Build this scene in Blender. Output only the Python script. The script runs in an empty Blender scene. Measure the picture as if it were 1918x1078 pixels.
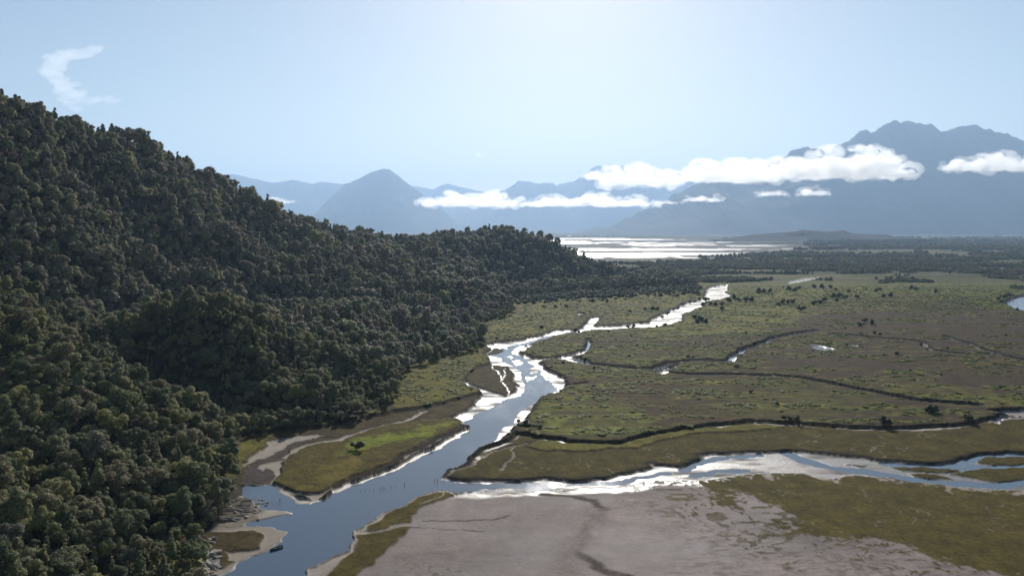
import bpy, bmesh, math, random
import numpy as np
from mathutils import Vector, Matrix, noise as mnoise

random.seed(7)
rng = np.random.default_rng(11)
scene = bpy.context.scene
COL = scene.collection

# ------------------------------------------------------------------ camera
CAM_H = 120.0
F = 1918 * 28.0 / 36.0            # focal length in photo pixels
PITCH = math.atan(111.0 / F)      # eye level lies 111 px above the picture's middle
cam_d = bpy.data.cameras.new('camera'); cam = bpy.data.objects.new('camera', cam_d); COL.objects.link(cam)
cam_d.sensor_width = 36.0; cam_d.lens = 28.0; cam_d.sensor_fit = 'HORIZONTAL'
cam_d.clip_start = 1.0; cam_d.clip_end = 120000.0
cam.location = (0, 0, CAM_H); cam.rotation_euler = (math.pi / 2 - PITCH, 0, 0)
scene.camera = cam

# ------------------------------------------------------------------ sky, sun, exposure
SUN_EL, SUN_AZ = math.radians(25.0), math.radians(4.0)      # azimuth from +Y towards +X
world = bpy.data.worlds.new('World'); scene.world = world; world.use_nodes = True
wn = world.node_tree
sky = wn.nodes.new('ShaderNodeTexSky'); sky.sky_type = 'NISHITA'; sky.sun_disc = False
sky.sun_elevation = SUN_EL; sky.sun_rotation = SUN_AZ
sky.altitude = 100.0; sky.air_density = 1.0; sky.dust_density = 0.36; sky.ozone_density = 0.0
bg = wn.nodes['Background']; bg.inputs['Strength'].default_value = 0.070
wn.links.new(sky.outputs[0], bg.inputs['Color'])
sun_d = bpy.data.lights.new('sun', 'SUN'); sun = bpy.data.objects.new('sun', sun_d); COL.objects.link(sun)
sun_d.energy = 5.0; sun_d.angle = math.radians(0.53); sun_d.color = (1.0, 0.95, 0.87)
SDIR = Vector((math.sin(SUN_AZ) * math.cos(SUN_EL), math.cos(SUN_AZ) * math.cos(SUN_EL), math.sin(SUN_EL)))
sun.rotation_euler = SDIR.to_track_quat('Z', 'Y').to_euler()
sun.location = (0, 0, 3000)
vs = scene.view_settings
vs.view_transform = 'Standard'; vs.look = 'None'; vs.exposure = 0.22; vs.gamma = 1.0; vs.use_curve_mapping = False
cy = scene.cycles
cy.use_denoising = True
cy.max_bounces = 10; cy.diffuse_bounces = 2; cy.glossy_bounces = 2; cy.transmission_bounces = 2
cy.transparent_max_bounces = 40; cy.volume_bounces = 8
cy.sample_clamp_indirect = 4.0
cy.caustics_reflective = False; cy.caustics_refractive = False

# ------------------------------------------------------------------ helpers
CP, SP = math.cos(PITCH), math.sin(PITCH)
def ray(px, py):
    u = (px - 959.0) / F; v = (539.0 - py) / F
    return u, CP + v * SP, v * CP - SP
def ground(px, py, z=0.0):
    """where the line of sight through a picture point meets the level z"""
    x, y, w = ray(px, py); t = (z - CAM_H) / w
    return x * t, y * t
def at(px, py, D):
    """the point of that line of sight at the distance D ahead"""
    x, y, w = ray(px, py); t = D / y
    return x * t, D, CAM_H + w * t
def to_px(X, Y, Z):
    dz = Z - CAM_H
    d = Y * CP - dz * SP
    up = Y * SP + dz * CP
    return 959.0 + F * X / d, 539.0 - F * up / d, d

TAB = rng.random((256, 256)).astype(np.float32)
def vn(x, y, s=0):
    x = np.asarray(x, np.float64) + s * 37.17; y = np.asarray(y, np.float64) + s * 91.73
    xi = np.floor(x).astype(np.int64); yi = np.floor(y).astype(np.int64)
    fx = (x - xi); fy = (y - yi)
    fx = fx * fx * (3 - 2 * fx); fy = fy * fy * (3 - 2 * fy)
    x0 = xi & 255; x1 = (xi + 1) & 255; y0 = yi & 255; y1 = (yi + 1) & 255
    a = TAB[y0, x0]; b = TAB[y0, x1]; c = TAB[y1, x0]; d = TAB[y1, x1]
    return (a + (b - a) * fx) * (1 - fy) + (c + (d - c) * fx) * fy
def fbm(x, y, s=0, o=4, g=0.5):
    t = 0; a = 1; n = 0
    for i in range(o):
        t = t + a * vn(x * 2 ** i, y * 2 ** i, s + i * 3); n += a; a *= g
    return t / n
def sstep(a, b, x):
    t = np.clip((x - a) / (b - a), 0, 1); return t * t * (3 - 2 * t)

def mat(name):
    m = bpy.data.materials.new(name); m.use_nodes = True
    return m, m.node_tree, m.node_tree.nodes['Principled BSDF']
def N(nt, typ, **kw):
    n = nt.nodes.new(typ)
    for k, v in kw.items():
        if k.startswith('i_'): n.inputs[k[2:].replace('_', ' ')].default_value = v
        else: setattr(n, k, v)
    return n
def ramp(nt, fac, stops):
    r = nt.nodes.new('ShaderNodeValToRGB')
    el = r.color_ramp.elements
    while len(el) < len(stops): el.new(0.5)
    for e, (p, c) in zip(el, stops):
        e.position = p; e.color = (*c, 1) if len(c) == 3 else c
    nt.links.new(fac, r.inputs[0]); return r
def simple_mat(name, c0, c1, scale=3.0, rough=0.7, spec=0.3, bump=0.0):
    m, nt, p = mat(name)
    tc = N(nt, 'ShaderNodeTexCoord'); nz = N(nt, 'ShaderNodeTexNoise', i_Scale=scale, i_Detail=5.0)
    nt.links.new(tc.outputs['Object'], nz.inputs['Vector'])
    r = ramp(nt, nz.outputs['Fac'], [(0.3, c0), (0.7, c1)])
    nt.links.new(r.outputs[0], p.inputs['Base Color'])
    p.inputs['Roughness'].default_value = rough; p.inputs['Specular IOR Level'].default_value = spec
    if bump:
        b = N(nt, 'ShaderNodeBump', i_Strength=bump, i_Distance=0.1)
        nt.links.new(nz.outputs['Fac'], b.inputs['Height']); nt.links.new(b.outputs[0], p.inputs['Normal'])
    return m

def tag(o, label=None, cat=None, group=None, kind=None):
    if label: o['label'] = label
    if cat: o['category'] = cat
    if group: o['group'] = group
    if kind: o['kind'] = kind
    return o
def link(name, me, m=None, parent=None):
    o = bpy.data.objects.new(name, me); COL.objects.link(o)
    if m is not None and me is not None and not me.materials: me.materials.append(m)
    if parent is not None: o.parent = parent
    return o
def empty(name, loc, rz=0.0, sc=1.0):
    o = bpy.data.objects.new(name, None); COL.objects.link(o)
    o.empty_display_size = 0.5
    o.location = loc; o.rotation_euler = (0, 0, rz); o.scale = (sc, sc, sc)
    return o
def np_mesh(name, V, Q, smooth=False):
    """mesh from numpy verts and quads (or tris)"""
    me = bpy.data.meshes.new(name)
    V = np.ascontiguousarray(V, np.float32); Q = np.ascontiguousarray(Q, np.int32)
    k = Q.shape[1]
    me.vertices.add(len(V)); me.vertices.foreach_set('co', V.ravel())
    me.loops.add(Q.size); me.loops.foreach_set('vertex_index', Q.ravel())
    me.polygons.add(len(Q)); me.polygons.foreach_set('loop_start', np.arange(0, Q.size, k, dtype=np.int32))
    if smooth: me.polygons.foreach_set('use_smooth', np.ones(len(Q), bool))
    me.update(calc_edges=True)
    return me
def grid_quads(nr, nc):
    i = np.arange((nr - 1) * nc).reshape(nr - 1, nc)[:, :-1].ravel()
    return np.stack([i, i + 1, i + nc + 1, i + nc], 1)
def bm_mesh(name, bm, smooth=False):
    me = bpy.data.meshes.new(name); bm.to_mesh(me); bm.free()
    if smooth:
        for p in me.polygons: p.use_smooth = True
    return me

# ------------------------------------------------------------------ the forested hill (height field through surveyed points)
# (picture x, picture y of the canopy, distance ahead)
CANOPY = 11.0
HP = [
 # skyline
 (-260, 60, 700), (-120, 120, 750), (0, 184, 800), (140, 226, 900), (270, 258, 1000), (350, 302, 1080), (430, 352, 1180), (500, 390, 1260), (560, 414, 1330),
 (640, 434, 1430), (700, 443, 1500), (780, 441, 1560), (850, 441, 1620), (950, 443, 1700), (1030, 447, 1760),
 (1075, 478, 1790), (1130, 500, 1805), (1200, 514, 1820), (1270, 528, 1830),
 # main slope
 (0, 300, 725), (0, 400, 655), (100, 300, 790), (100, 400, 710), (200, 300, 875), (200, 400, 790), (300, 340, 970), (300, 440, 815), (380, 400, 950), (100, 500, 650), (0, 500, 600), (400, 500, 850), (250, 520, 740),
 # near slope, left
 (0, 560, 540), (80, 590, 500), (160, 622, 462), (0, 700, 425), (120, 720, 400), (240, 712, 425), (330, 770, 410), (390, 830, 400), (0, 850, 325), (150, 850, 335), (280, 880, 335), (0, 1000, 245), (200, 1000, 262), (330, 1000, 290),
 (100, 1078, 232), (300, 1078, 258),
 # hollow and its steep shaded side
 (200, 612, 575), (250, 602, 562), (300, 600, 553), (350, 608, 545), (400, 640, 532), (450, 682, 519), (510, 722, 508), (560, 735, 505),
 (200, 585, 680), (300, 575, 720), (450, 570, 780), (560, 573, 815), (700, 582, 840), (800, 596, 850), (860, 617, 850), (895, 636, 845),
 (560, 640, 640), (640, 650, 620), (640, 710, 560), (720, 690, 590), (720, 720, 560), (560, 710, 545), (780, 640, 760), (850, 645, 800),
 # behind the second spur
 (300, 530, 830), (450, 530, 900), (560, 543, 940), (640, 550, 955), (720, 558, 985), (800, 566, 1010), (870, 590, 1050),
 (450, 440, 1060), (600, 470, 1110), (750, 505, 1140), (850, 530, 1155), (920, 556, 1160), (945, 575, 1150),
 (700, 472, 1320), (850, 492, 1370), (920, 520, 1400), (945, 545, 1410),
 (900, 478, 1560), (1000, 515, 1570), (1025, 538, 1530), (1080, 520, 1700),
]
pts = []
for k_, (px, py, D) in enumerate(HP):
    x, y, z = at(px, py, D); pts.append((x, y, z - (19.0 if k_ < 19 else 9.0 if D < 560 else 12.0 if D < 1150 else 15.0)))
# shore (level ground) points
SHORE = [(385, 1078), (385, 1010), (425, 958), (448, 900), (440, 850), (440, 822), (500, 815), (570, 806), (650, 792), (715, 776), (745, 757),
         (752, 720), (768, 698), (830, 676), (895, 660), (912, 646), (905, 622), (895, 609), (950, 597), (964, 588), (948, 570), (955, 562), (1000, 558), (1060, 548), (1150, 544), (1230, 541), (1292, 536)]
for px, py in SHORE:
    x, y = ground(px, py, 1.0); pts.append((x, y, 0.6))
for x, y, z in [(-60, 250, -14), (-60, 330, -14), (-80, 420, -12), (-40, 560, -14), (60, 700, -20), (80, 900, -20), (160, 1100, -20), (250, 1350, -20), (420, 1500, -20), (650, 1850, -25), (500, 2100, -15),
                (-345, 785, 24), (-287, 842, 17), (-235, 880, 12), (-190, 893, 9), (-155, 908, 5), (-95, 920, 1),
                (-264, 532, 5), (-235, 526, 1), (-212, 518, -1), (-190, 508, -1), (-168, 496, -1), (-150, 488, -2), (-298, 545, 12),
                (-560, 960, 205), (-640, 1010, 225), (-520, 1150, 185), (-760, 1200, 190), (-900, 1000, 230), (-1300, 700, 300), (-660, 640, 225), (-800, 500, 230), (-500, 300, 140), (-330, 150, 80), (-220, 60, 40), (-150, 160, 10), (-90, 180, -6), (-60, 60, -12), (-400, 0, 80),
                (-480, 1420, 140), (-700, 1400, 150), (-500, 1800, 60), (-200, 1950, 30), (50, 2050, 20), (250, 2000, 0), (-1200, 1600, 200), (-1300, 0, 260)]:
    pts.append((x, y, z))
P = np.array(pts)
def tps_k(a, b):
    r2 = ((a[:, None, :] - b[None, :, :]) ** 2).sum(-1) / 1e4
    return r2 * np.log(r2 + 1e-9)
n = len(P)
A = np.zeros((n + 3, n + 3)); A[:n, :n] = tps_k(P[:, :2], P[:, :2]) + 0.06 * np.eye(n)
Q1 = np.concatenate([np.ones((n, 1)), P[:, :2] / 100], 1); A[:n, n:] = Q1; A[n:, :n] = Q1.T
wts = np.linalg.solve(A, np.concatenate([P[:, 2], np.zeros(3)]))
def hill_h(x, y):
    q = np.stack([np.ravel(x), np.ravel(y)], 1); out = np.empty(len(q))
    for i in range(0, len(q), 20000):
        s = q[i:i + 20000]
        out[i:i + 20000] = tps_k(s, P[:, :2]) @ wts[:n] + wts[n] + s @ wts[n + 1:] / 100
    h = out + (fbm(q[:, 0] / 45, q[:, 1] / 45, 5, 3) - 0.5) * np.clip(out, 0, 40) * 0.35
    h = h + (fbm(q[:, 0] / 120, q[:, 1] / 95, 6, 2) - 0.5) * 40 * sstep(45, 100, out) * (1 - 0.6 * sstep(140, 200, out))
    h = np.where(q[:, 1] > 2150, h - (q[:, 1] - 2150) * 0.3, h)
    return h.reshape(np.shape(x))
HX = np.arange(-1400, 720, 8.0); HY = np.arange(-60, 2420, 8.0)
gx, gy = np.meshgrid(HX, HY); HZ = hill_h(gx, gy)
def hill_at(x, y):
    fx = np.clip((np.asarray(x) - HX[0]) / 8, 0, len(HX) - 1.001); fy = np.clip((np.asarray(y) - HY[0]) / 8, 0, len(HY) - 1.001)
    i = fx.astype(int); j = fy.astype(int); a = fx - i; b = fy - j
    h = (HZ[j, i] * (1 - a) + HZ[j, i + 1] * a) * (1 - b) + (HZ[j + 1, i] * (1 - a) + HZ[j + 1, i + 1] * a) * b
    off = (np.asarray(x) < HX[0]) | (np.asarray(x) > HX[-1]) | (np.asarray(y) < HY[0]) | (np.asarray(y) > HY[-1])
    return np.where(off, -50, h)
V = np.stack([gx.ravel(), gy.ravel(), HZ.ravel()], 1); Qd = grid_quads(len(HY), len(HX))
keep = HZ.ravel()[Qd].max(1) > -1.5
me = np_mesh('hillside', V, Qd[keep], True)
m_soil = simple_mat('forest_floor', (0.018, 0.016, 0.009), (0.05, 0.042, 0.022), 0.15, 0.95, 0.1)
o = link('hillside', me, m_soil); tag(o, kind='structure')

# ------------------------------------------------------------------ the estuary flats: one graded terrain sheet
rows = np.concatenate([np.geomspace(3.4, 22, 26)[:-1] + 428, np.arange(450, 660, 1.1), np.arange(660, 1150, 1.5), np.arange(1150, 1420, 12)])
us = np.linspace(-0.84, 0.84, 1560)
x0, y0, w0 = ray(959.0, rows)
t0 = -CAM_H / w0
DY = y0 * t0
GX = us[None, :] * t0[:, None] * np.ones_like(us)[None, :]; GY = np.repeat(DY[:, None], len(us), 1)
PX = 959 + us[None, :] * F * np.ones_like(GX); PY = np.repeat(rows[:, None], len(us), 1)
Xf, Yf = GX.ravel(), GY.ravel(); PXf, PYf = PX.ravel(), PY.ravel()
NV = len(Xf)
hill0 = hill_at(Xf, Yf)
# ragged outlines: the lookup position wanders a little
wv = np.clip(Yf / 500, 0.6, 3)
WX = Xf + ((fbm(Xf / 22, Yf / 22, 1, 3) - 0.5) * 9 + (fbm(Xf / 5, Yf / 5, 2, 2) - 0.5) * 3.2)
WY = Yf + ((fbm(Xf / 22, Yf / 22, 3, 3) - 0.5) * 9 + (fbm(Xf / 5, Yf / 5, 4, 2) - 0.5) * 3.2)
RX = Xf + (fbm(Xf / 9, Yf / 9, 31, 4, 0.7) - 0.5) * 26
RY = Yf + (fbm(Xf / 9, Yf / 9, 41, 4, 0.7) - 0.5) * 40
H = np.full(NV, 2.7); C = np.zeros((NV, 3)); R = np.full(NV, 0.93); T = np.ones(NV)   # height, colour, roughness, tussock amount

def poly_sd(poly, X, Y, margin):
    """signed distance (inside positive), evaluated only near the outline's box"""
    pw = np.array([ground(*p) for p in poly])
    lo = pw.min(0) - margin; hi = pw.max(0) + margin
    idx = np.nonzero((X > lo[0]) & (X < hi[0]) & (Y > lo[1]) & (Y < hi[1]))[0]
    qx, qy = X[idx], Y[idx]
    d2 = np.full(len(idx), 1e12); ins = np.zeros(len(idx), bool)
    for a, b in zip(pw, np.roll(pw, -1, 0)):
        e = b - a; L = (e @ e) or 1e-9
        t = np.clip(((qx - a[0]) * e[0] + (qy - a[1]) * e[1]) / L, 0, 1)
        d2 = np.minimum(d2, (qx - a[0] - t * e[0]) ** 2 + (qy - a[1] - t * e[1]) ** 2)
        c = (a[1] > qy) != (b[1] > qy)
        if abs(e[1]) > 1e-9:
            ins ^= c & (qx < e[0] * (qy - a[1]) / e[1] + a[0])
    d = np.sqrt(d2)
    return idx, np.where(ins, d, -d)
def line_d(line, X, Y, margin):
    pw = np.array([ground(*p) for p in line])
    lo = pw.min(0) - margin; hi = pw.max(0) + margin
    idx = np.nonzero((X > lo[0]) & (X < hi[0]) & (Y > lo[1]) & (Y < hi[1]))[0]
    qx, qy = X[idx], Y[idx]; d2 = np.full(len(idx), 1e12)
    for a, b in zip(pw[:-1], pw[1:]):
        e = b - a; L = (e @ e) or 1e-9
        t = np.clip(((qx - a[0]) * e[0] + (qy - a[1]) * e[1]) / L, 0, 1)
        d2 = np.minimum(d2, (qx - a[0] - t * e[0]) ** 2 + (qy - a[1] - t * e[1]) ** 2)
    return idx, np.sqrt(d2)
def put(idx, m, h=None, c=None, r=None, t=None):
    m = np.clip(m, 0, 1)
    if h is not None: H[idx] += (h - H[idx]) * m
    if c is not None: C[idx] += (np.asarray(c) - C[idx]) * m[:, None]
    if r is not None: R[idx] += (r - R[idx]) * m
    if t is not None: T[idx] += (t - T[idx]) * m
def area(poly, w=1.2, X=None, Y=None, grow=0.0, **kw):
    idx, sd = poly_sd(poly, WX if X is None else X, WY if Y is None else Y, 60 + w * 2)
    put(idx, sstep(-w, w, sd + grow), **kw)
def creek(line, half, w=1.0, **kw):
    idx, d = line_d(line, WX, WY, half + w + 30)
    put(idx, 1 - sstep(half - w * 0.5, half + w, d), **kw)

GREEN = np.array((0.118, 0.136, 0.018)); OLIVE = np.array((0.105, 0.090, 0.022)); BROWN = np.array((0.062, 0.046, 0.018))
DARK = np.array((0.050, 0.036, 0.020)); YEL = np.array((0.20, 0.21, 0.030)); MUD = np.array((0.248, 0.194, 0.170)); SAND = np.array((0.29, 0.24, 0.185))
SILT = np.array((0.15, 0.135, 0.125)); SHADED_BANK = np.array((0.022, 0.016, 0.010)); WETM = np.array((0.075, 0.058, 0.050)); FAR = np.array((0.055, 0.058, 0.024)); FLATOL = np.array((0.092, 0.070, 0.016))  # the bank tone is dark soil with the shade of its face mixed in

# cover of the open marsh: green tussock ground broken by brown flats, in bands that follow the old tide lines
LD = np.log(Yf)
n1 = fbm(Xf / 70 + 3, LD * 26, 7, 5, 0.6); n2 = fbm(Xf / 16, Yf / 26, 8, 4, 0.6); n3 = fbm(Xf / 5, Yf / 7, 9, 3, 0.6)
base = 0.40 * n1 + 0.38 * n2 + 0.22 * n3
right = sstep(1150, 1750, PXf + (n1 - 0.5) * 500) * sstep(560, 600, PYf)          # the far bank grows browner away from the river
brownness = sstep(0.44, 0.53, base + right * 0.10 - sstep(620, 540, PYf) * 0.14)
g = sstep(0.3, 0.75, n2)[:, None]
C[:] = GREEN * 0.62 * (1 - g) + (OLIVE * 0.3 + YEL * 0.8) * g
C[:] = C * (1 - brownness[:, None]) + (BROWN * 0.95 * (1 - right[:, None]) + DARK * 1.05 * right[:, None]) * brownness[:, None]
T[:] = 1 - 0.75 * brownness
# soft colour fields
def field(poly, c, amount, w=14, noise=None):
    idx, sd = poly_sd(poly, RX, RY, 120)
    m = sstep(-w, w, sd) * amount
    if noise is not None: m = m * noise[idx]
    put(idx, m, c=c)
spots = sstep(0.5, 0.62, 0.6 * n2 + 0.4 * n3)
field([(905, 660), (905, 600), (960, 570), (1300, 545), (1320, 560), (1210, 610), (1000, 640)], (0.152, 0.144, 0.029), 0.8, 8)
field([(1110, 618), (1330, 565), (1480, 545), (1680, 545), (1560, 570), (1480, 610), (1380, 640), (1200, 640)], (0.146, 0.152, 0.028), 0.75, 12)
field([(1230, 645), (1350, 628), (1500, 640), (1420, 660), (1260, 660)], DARK, 0.8, 8)
field([(1090, 640), (1190, 628), (1240, 640), (1140, 655)], BROWN, 0.7, 6)
field([(1010, 810), (985, 780), (1050, 745), (1160, 760), (1230, 800), (1130, 826), (1060, 826)], (0.128, 0.152, 0.022), 0.85, 8, 0.35 + 0.65 * spots)
field([(1060, 735), (1210, 715), (1420, 720), (1500, 760), (1350, 790), (1230, 780), (1130, 755)], BROWN * 0.9, 0.75, 8, 1 - 0.6 * spots)
field([(1480, 600), (1700, 575), (1800, 560), (1890, 600), (1918, 720), (1700, 690), (1560, 640)], (0.056, 0.041, 0.017), 0.85, 12, 1 - 0.9 * sstep(0.52, 0.62, base))
field([(1300, 715), (1480, 718), (1640, 748), (1740, 780), (1500, 790), (1330, 785)], (0.081, 0.081, 0.018), 0.6, 8)
field([(1520, 565), (1700, 550), (1770, 555), (1700, 585), (1560, 590)], (0.104, 0.088, 0.025), 0.7, 12)
field([(1640, 735), (1800, 768), (1900, 765), (1880, 745), (1700, 715)], (0.134, 0.140, 0.020), 0.6, 8, 0.4 + 0.6 * spots)
field([(1170, 753), (1240, 745), (1300, 742), (1290, 760), (1200, 764)], (0.159, 0.171, 0.021), 0.0, 5)

# long yellow-green ribbons of grass on the brown flats
n4 = fbm(Xf / 55 + fbm(Xf / 30, Yf / 60, 92, 2) * 2, LD * 55, 91, 4, 0.6)
rb_ = sstep(0.55, 0.63, n4) * sstep(545, 600, PYf) * (0.35 + 0.65 * sstep(0.42, 0.55, n2))
C[:] = C * (1 - 0.75 * rb_[:, None]) + np.array((0.175, 0.172, 0.036)) * 0.75 * rb_[:, None]; T[:] = np.maximum(T, rb_ * 0.8)
db_ = sstep(0.57, 0.66, fbm(Xf / 45, LD * 48, 95, 4, 0.6)) * sstep(540, 580, PYf)
C[:] = C * (1 - 0.7 * db_[:, None]) + DARK * 0.7 * db_[:, None]; T *= 1 - 0.8 * db_
C *= np.array((1.18, 1.10, 1.15))
# the lower terrace south of the high marsh
LOWT = [(961, 815), (1021, 823), (1062, 831), (1115, 832), (1160, 831), (1240, 812), (1300, 802), (1397, 794), (1493, 797), (1590, 804), (1687, 806), (1767, 802), (1815, 795), (1880, 786), (1918, 783), (2300, 790),
        (2300, 1000), (1918, 930), (1500, 920), (1100, 930), (900, 930), (820, 893), (905, 850)]
area(LOWT, 1.2, r=0.93, h=1.2, c=FLATOL * 0.82, t=0.12)
idx, sd = poly_sd(LOWT, WX, WY, 30)
put(idx, sstep(0.0, 1.0, sd) * (1 - sstep(2.5, 5.0, sd)), h=0.8)           # creek below the terrace step
put(idx, sstep(1.5, 2.5, sd) * (1 - sstep(4.5, 7.0, sd)) * sstep(0.38, 0.6, n2[idx]), c=MUD * 0.8, r=0.55, t=0)
put(idx, np.exp(-((sd + 0.3) / 1.1) ** 2) * 0.9, c=SHADED_BANK)
area([(990, 838), (1000, 826), (1062, 835), (1160, 835), (1240, 815), (1300, 806), (1400, 800), (1480, 803), (1390, 815), (1289, 816), (1241, 829), (1197, 843), (1141, 842), (1090, 851), (1027, 849)], 0.8, r=0.93, h=1.75, c=(0.130, 0.112, 0.020), t=0.25)
idx, sd = poly_sd([(990, 838), (1000, 826), (1062, 835), (1160, 835), (1240, 815), (1300, 806), (1400, 800), (1480, 803), (1390, 815), (1289, 816), (1241, 829), (1197, 843), (1141, 842), (1090, 851), (1027, 849)], WX, WY, 20)
put(idx, np.exp(-((sd + 0.2) / 0.8) ** 2) * 0.7 * (PYf[idx] > 812), c=SHADED_BANK)
# pale drainage threads on the terrace
def threads(box, n, seed, c=SAND, wid=0.35):
    c = np.asarray(c) * 0.62; wid = wid * 0.45
    r = random.Random(seed)
    for _ in range(n):
        px = r.uniform(box[0], box[2]); py = r.uniform(box[1], box[3]); L = [(px, py)]
        for k in range(r.randint(2, 5)):
            px += r.uniform(-8, 8); py += r.uniform(-3, 4); L.append((px, py))
        creek(L, wid, 0.45, c=c, t=0)
threads((960, 865, 1150, 885), 9, 1); threads((1200, 840, 1260, 860), 5, 2); threads((1480, 835, 1700, 850), 16, 3); threads((1380, 815, 1800, 835), 10, 5)
creek([(969, 836), (964, 860), (940, 885)], 0.7, 0.6, c=SAND, h=0.5, t=0)
creek([(985, 830), (930, 850), (880, 872), (840, 890)], 0.9, 0.7, c=SAND * 0.9, h=0.5, t=0)

# land on the left bank
area([(742, 770), (740, 730), (768, 690), (840, 668), (905, 655), (925, 684), (895, 692), (866, 712), (900, 735), (890, 742), (857, 750), (800, 764)], 1.5, r=0.93, h=2.5, c=(0.130, 0.112, 0.020), t=0.35)
area([(866, 712), (898, 690), (923, 684), (951, 686), (958, 697), (964, 712), (972, 722), (970, 731), (958, 741), (946, 745), (905, 733)], 1.0, r=0.93, h=1.0, c=BROWN * 1.05, t=0.05)
area([(730, 775), (800, 765), (857, 751), (893, 740), (901, 744), (891, 753), (885, 766), (874, 774), (850, 783), (800, 790), (740, 800)], 1.0, r=0.93, h=1.0, c=BROWN * 1.1, t=0.05)
idx, d = line_d([(742, 772), (800, 764), (857, 750), (895, 739)], WX, WY, 20); put(idx, np.exp(-(d / 1.2) ** 2), c=SHADED_BANK)
idx, d = line_d([(866, 712), (880, 700), (912, 687)], WX, WY, 20); put(idx, np.exp(-(d / 0.9) ** 2) * 0.8, c=SHADED_BANK)
creek([(927, 686), (934, 700), (944, 718), (952, 735), (952, 742)], 0.6, 0.6, c=SILT * 1.2, h=0.3, r=0.35, t=0)
creek([(946, 690), (943, 702), (944, 712)], 0.45, 0.5, c=SILT * 1.2, h=0.3, r=0.35, t=0)

# the long foreground mud flat
MUDFLAT = [(596, 1058), (572, 1078), (480, 1180), (300, 1420), (1900, 1420), (2500, 1200), (2500, 900), (1918, 917), (1848, 917), (1777, 912), (1751, 909), (1687, 899), (1616, 888), (1577, 889), (1567, 897), (1532, 894), (1509, 886), (1461, 884), (1411, 889),
           (1364, 892), (1300, 901), (1207, 901), (1138, 912), (1081, 918), (1019, 923), (956, 920), (909, 922), (850, 927), (830, 920), (817, 922), (791, 928), (770, 941), (739, 956), (713, 969), (689, 982), (671, 1001), (655, 1019), (627, 1040)]
area(MUDFLAT, 2.0, h=0.28, c=MUD, r=0.80, t=0)
idx, sd = poly_sd(MUDFLAT, WX, WY, 40)
mv = fbm(Xf[idx] / 60, Yf[idx] / 14, 12, 4); mv2 = fbm(Xf[idx] / 8, Yf[idx] / 2.5, 13, 4, 0.65)
inside = sstep(0, 3, sd)
C[idx] *= (1 - inside[:, None]) + inside[:, None] * (0.84 + 0.42 * (mv[:, None] - 0.3) + 0.3 * (mv2[:, None] - 0.5))
put(idx, inside * sstep(0.50, 0.72, fbm(Xf[idx] / 90, Yf[idx] / 50, 14, 3)) * 0.45, c=(0.20, 0.170, 0.168), r=0.74)
put(idx, sstep(0, 1, sd) * (1 - sstep(3, 9, sd)) * 0.9, c=SAND * 0.95, h=0.12, r=0.72)
put(idx, sstep(0, 1, sd) * (1 - sstep(3, 10, sd)) * sstep(820, 930, PXf[idx]) * (1 - sstep(1280, 1400, PXf[idx])), c=SILT, h=0.06, r=0.36)
C[idx] *= (1 - inside[:, None]) + inside[:, None] * (0.86 + 0.34 * sstep(0.3, 0.7, fbm(Xf[idx] / 70, Yf[idx] / 45, 19, 4, 0.55)))[:, None]
sk_ = sstep(0.57, 0.64, fbm((Xf[idx] + Yf[idx] * 0.6) / 7, (Yf[idx] - Xf[idx] * 0.25) / 1.8, 27, 3, 0.6)) * sstep(1180, 1350, PXf[idx] + (mv - 0.5) * 300) * sstep(930, 1000, PYf[idx])
put(idx, inside * sk_ * 0.55, c=MUD * 0.5, h=0.33)
# braids on the mud
creek([(1020, 930), (1081, 933), (1119, 940), (1138, 954), (1125, 967), (1100, 983), (1089, 998), (1088, 1020), (1081, 1033), (1100, 1051), (1128, 1070), (1180, 1090)], 1.6, 2.0, h=0.2, c=MUD * 0.42, r=0.9)
creek([(1128, 962), (1098, 988), (1084, 1010), (1070, 1040), (1060, 1090)], 2.5, 8, c=MUD * 0.90, r=0.82)
creek([(795, 974), (830, 974), (878, 975), (915, 972), (944, 965)], 0.5, 0.7, c=MUD * 0.42, h=0.2, r=0.88)
creek([(770, 991), (850, 994), (900, 998)], 0.3, 0.7, c=MUD * 0.5, h=0.2, r=0.88)
creek([(1000, 1000), (1040, 985), (1060, 960)], 3, 6, c=MUD * 0.85)
# algae flat, lower right
ALG = [(1290, 903), (1364, 892), (1411, 889), (1461, 885), (1509, 887), (1532, 895), (1567, 898), (1577, 890), (1616, 889), (1687, 900), (1751, 910), (1777, 913), (1848, 918), (1918, 918), (2500, 920), (2500, 1420), (2100, 1200), (1950, 1090), (1900, 1076), (1815, 1065), (1767, 1057), (1719, 1039),
       (1670, 1024), (1622, 1008), (1574, 995), (1525, 991), (1480, 996), (1452, 1000), (1477, 968), (1467, 955), (1429, 939), (1395, 925), (1364, 918), (1374, 938), (1345, 948), (1328, 937), (1316, 913)]
area(ALG, 1.6, X=RX, Y=RY, h=0.42, c=FLATOL * 0.95, r=0.9, t=0.08)
idx, sd = poly_sd(ALG, RX, RY, 60)
tufts = sstep(0.56, 0.64, fbm(Xf[idx] / 2.6 + fbm(Xf[idx] / 11, Yf[idx] / 11, 51, 2) * 6, Yf[idx] / 3.4, 17, 3, 0.6))
put(idx, tufts * sstep(-46, -2, sd) * (1 - sstep(-2, 2, sd)) * 0.8, c=FLATOL * 0.9, h=0.4, r=0.9)
idx2, sd2 = poly_sd([(640, 1100), (700, 1078), (790, 1050), (870, 1045), (900, 1070), (900, 1120), (700, 1150)], RX, RY, 40)
put(idx2, sstep(0.5, 0.6, fbm(Xf[idx2] / 2.2, Yf[idx2] / 3, 18, 4, 0.65)) * sstep(-4, 14, sd2) * 0.75, c=BROWN, h=0.4)
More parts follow.
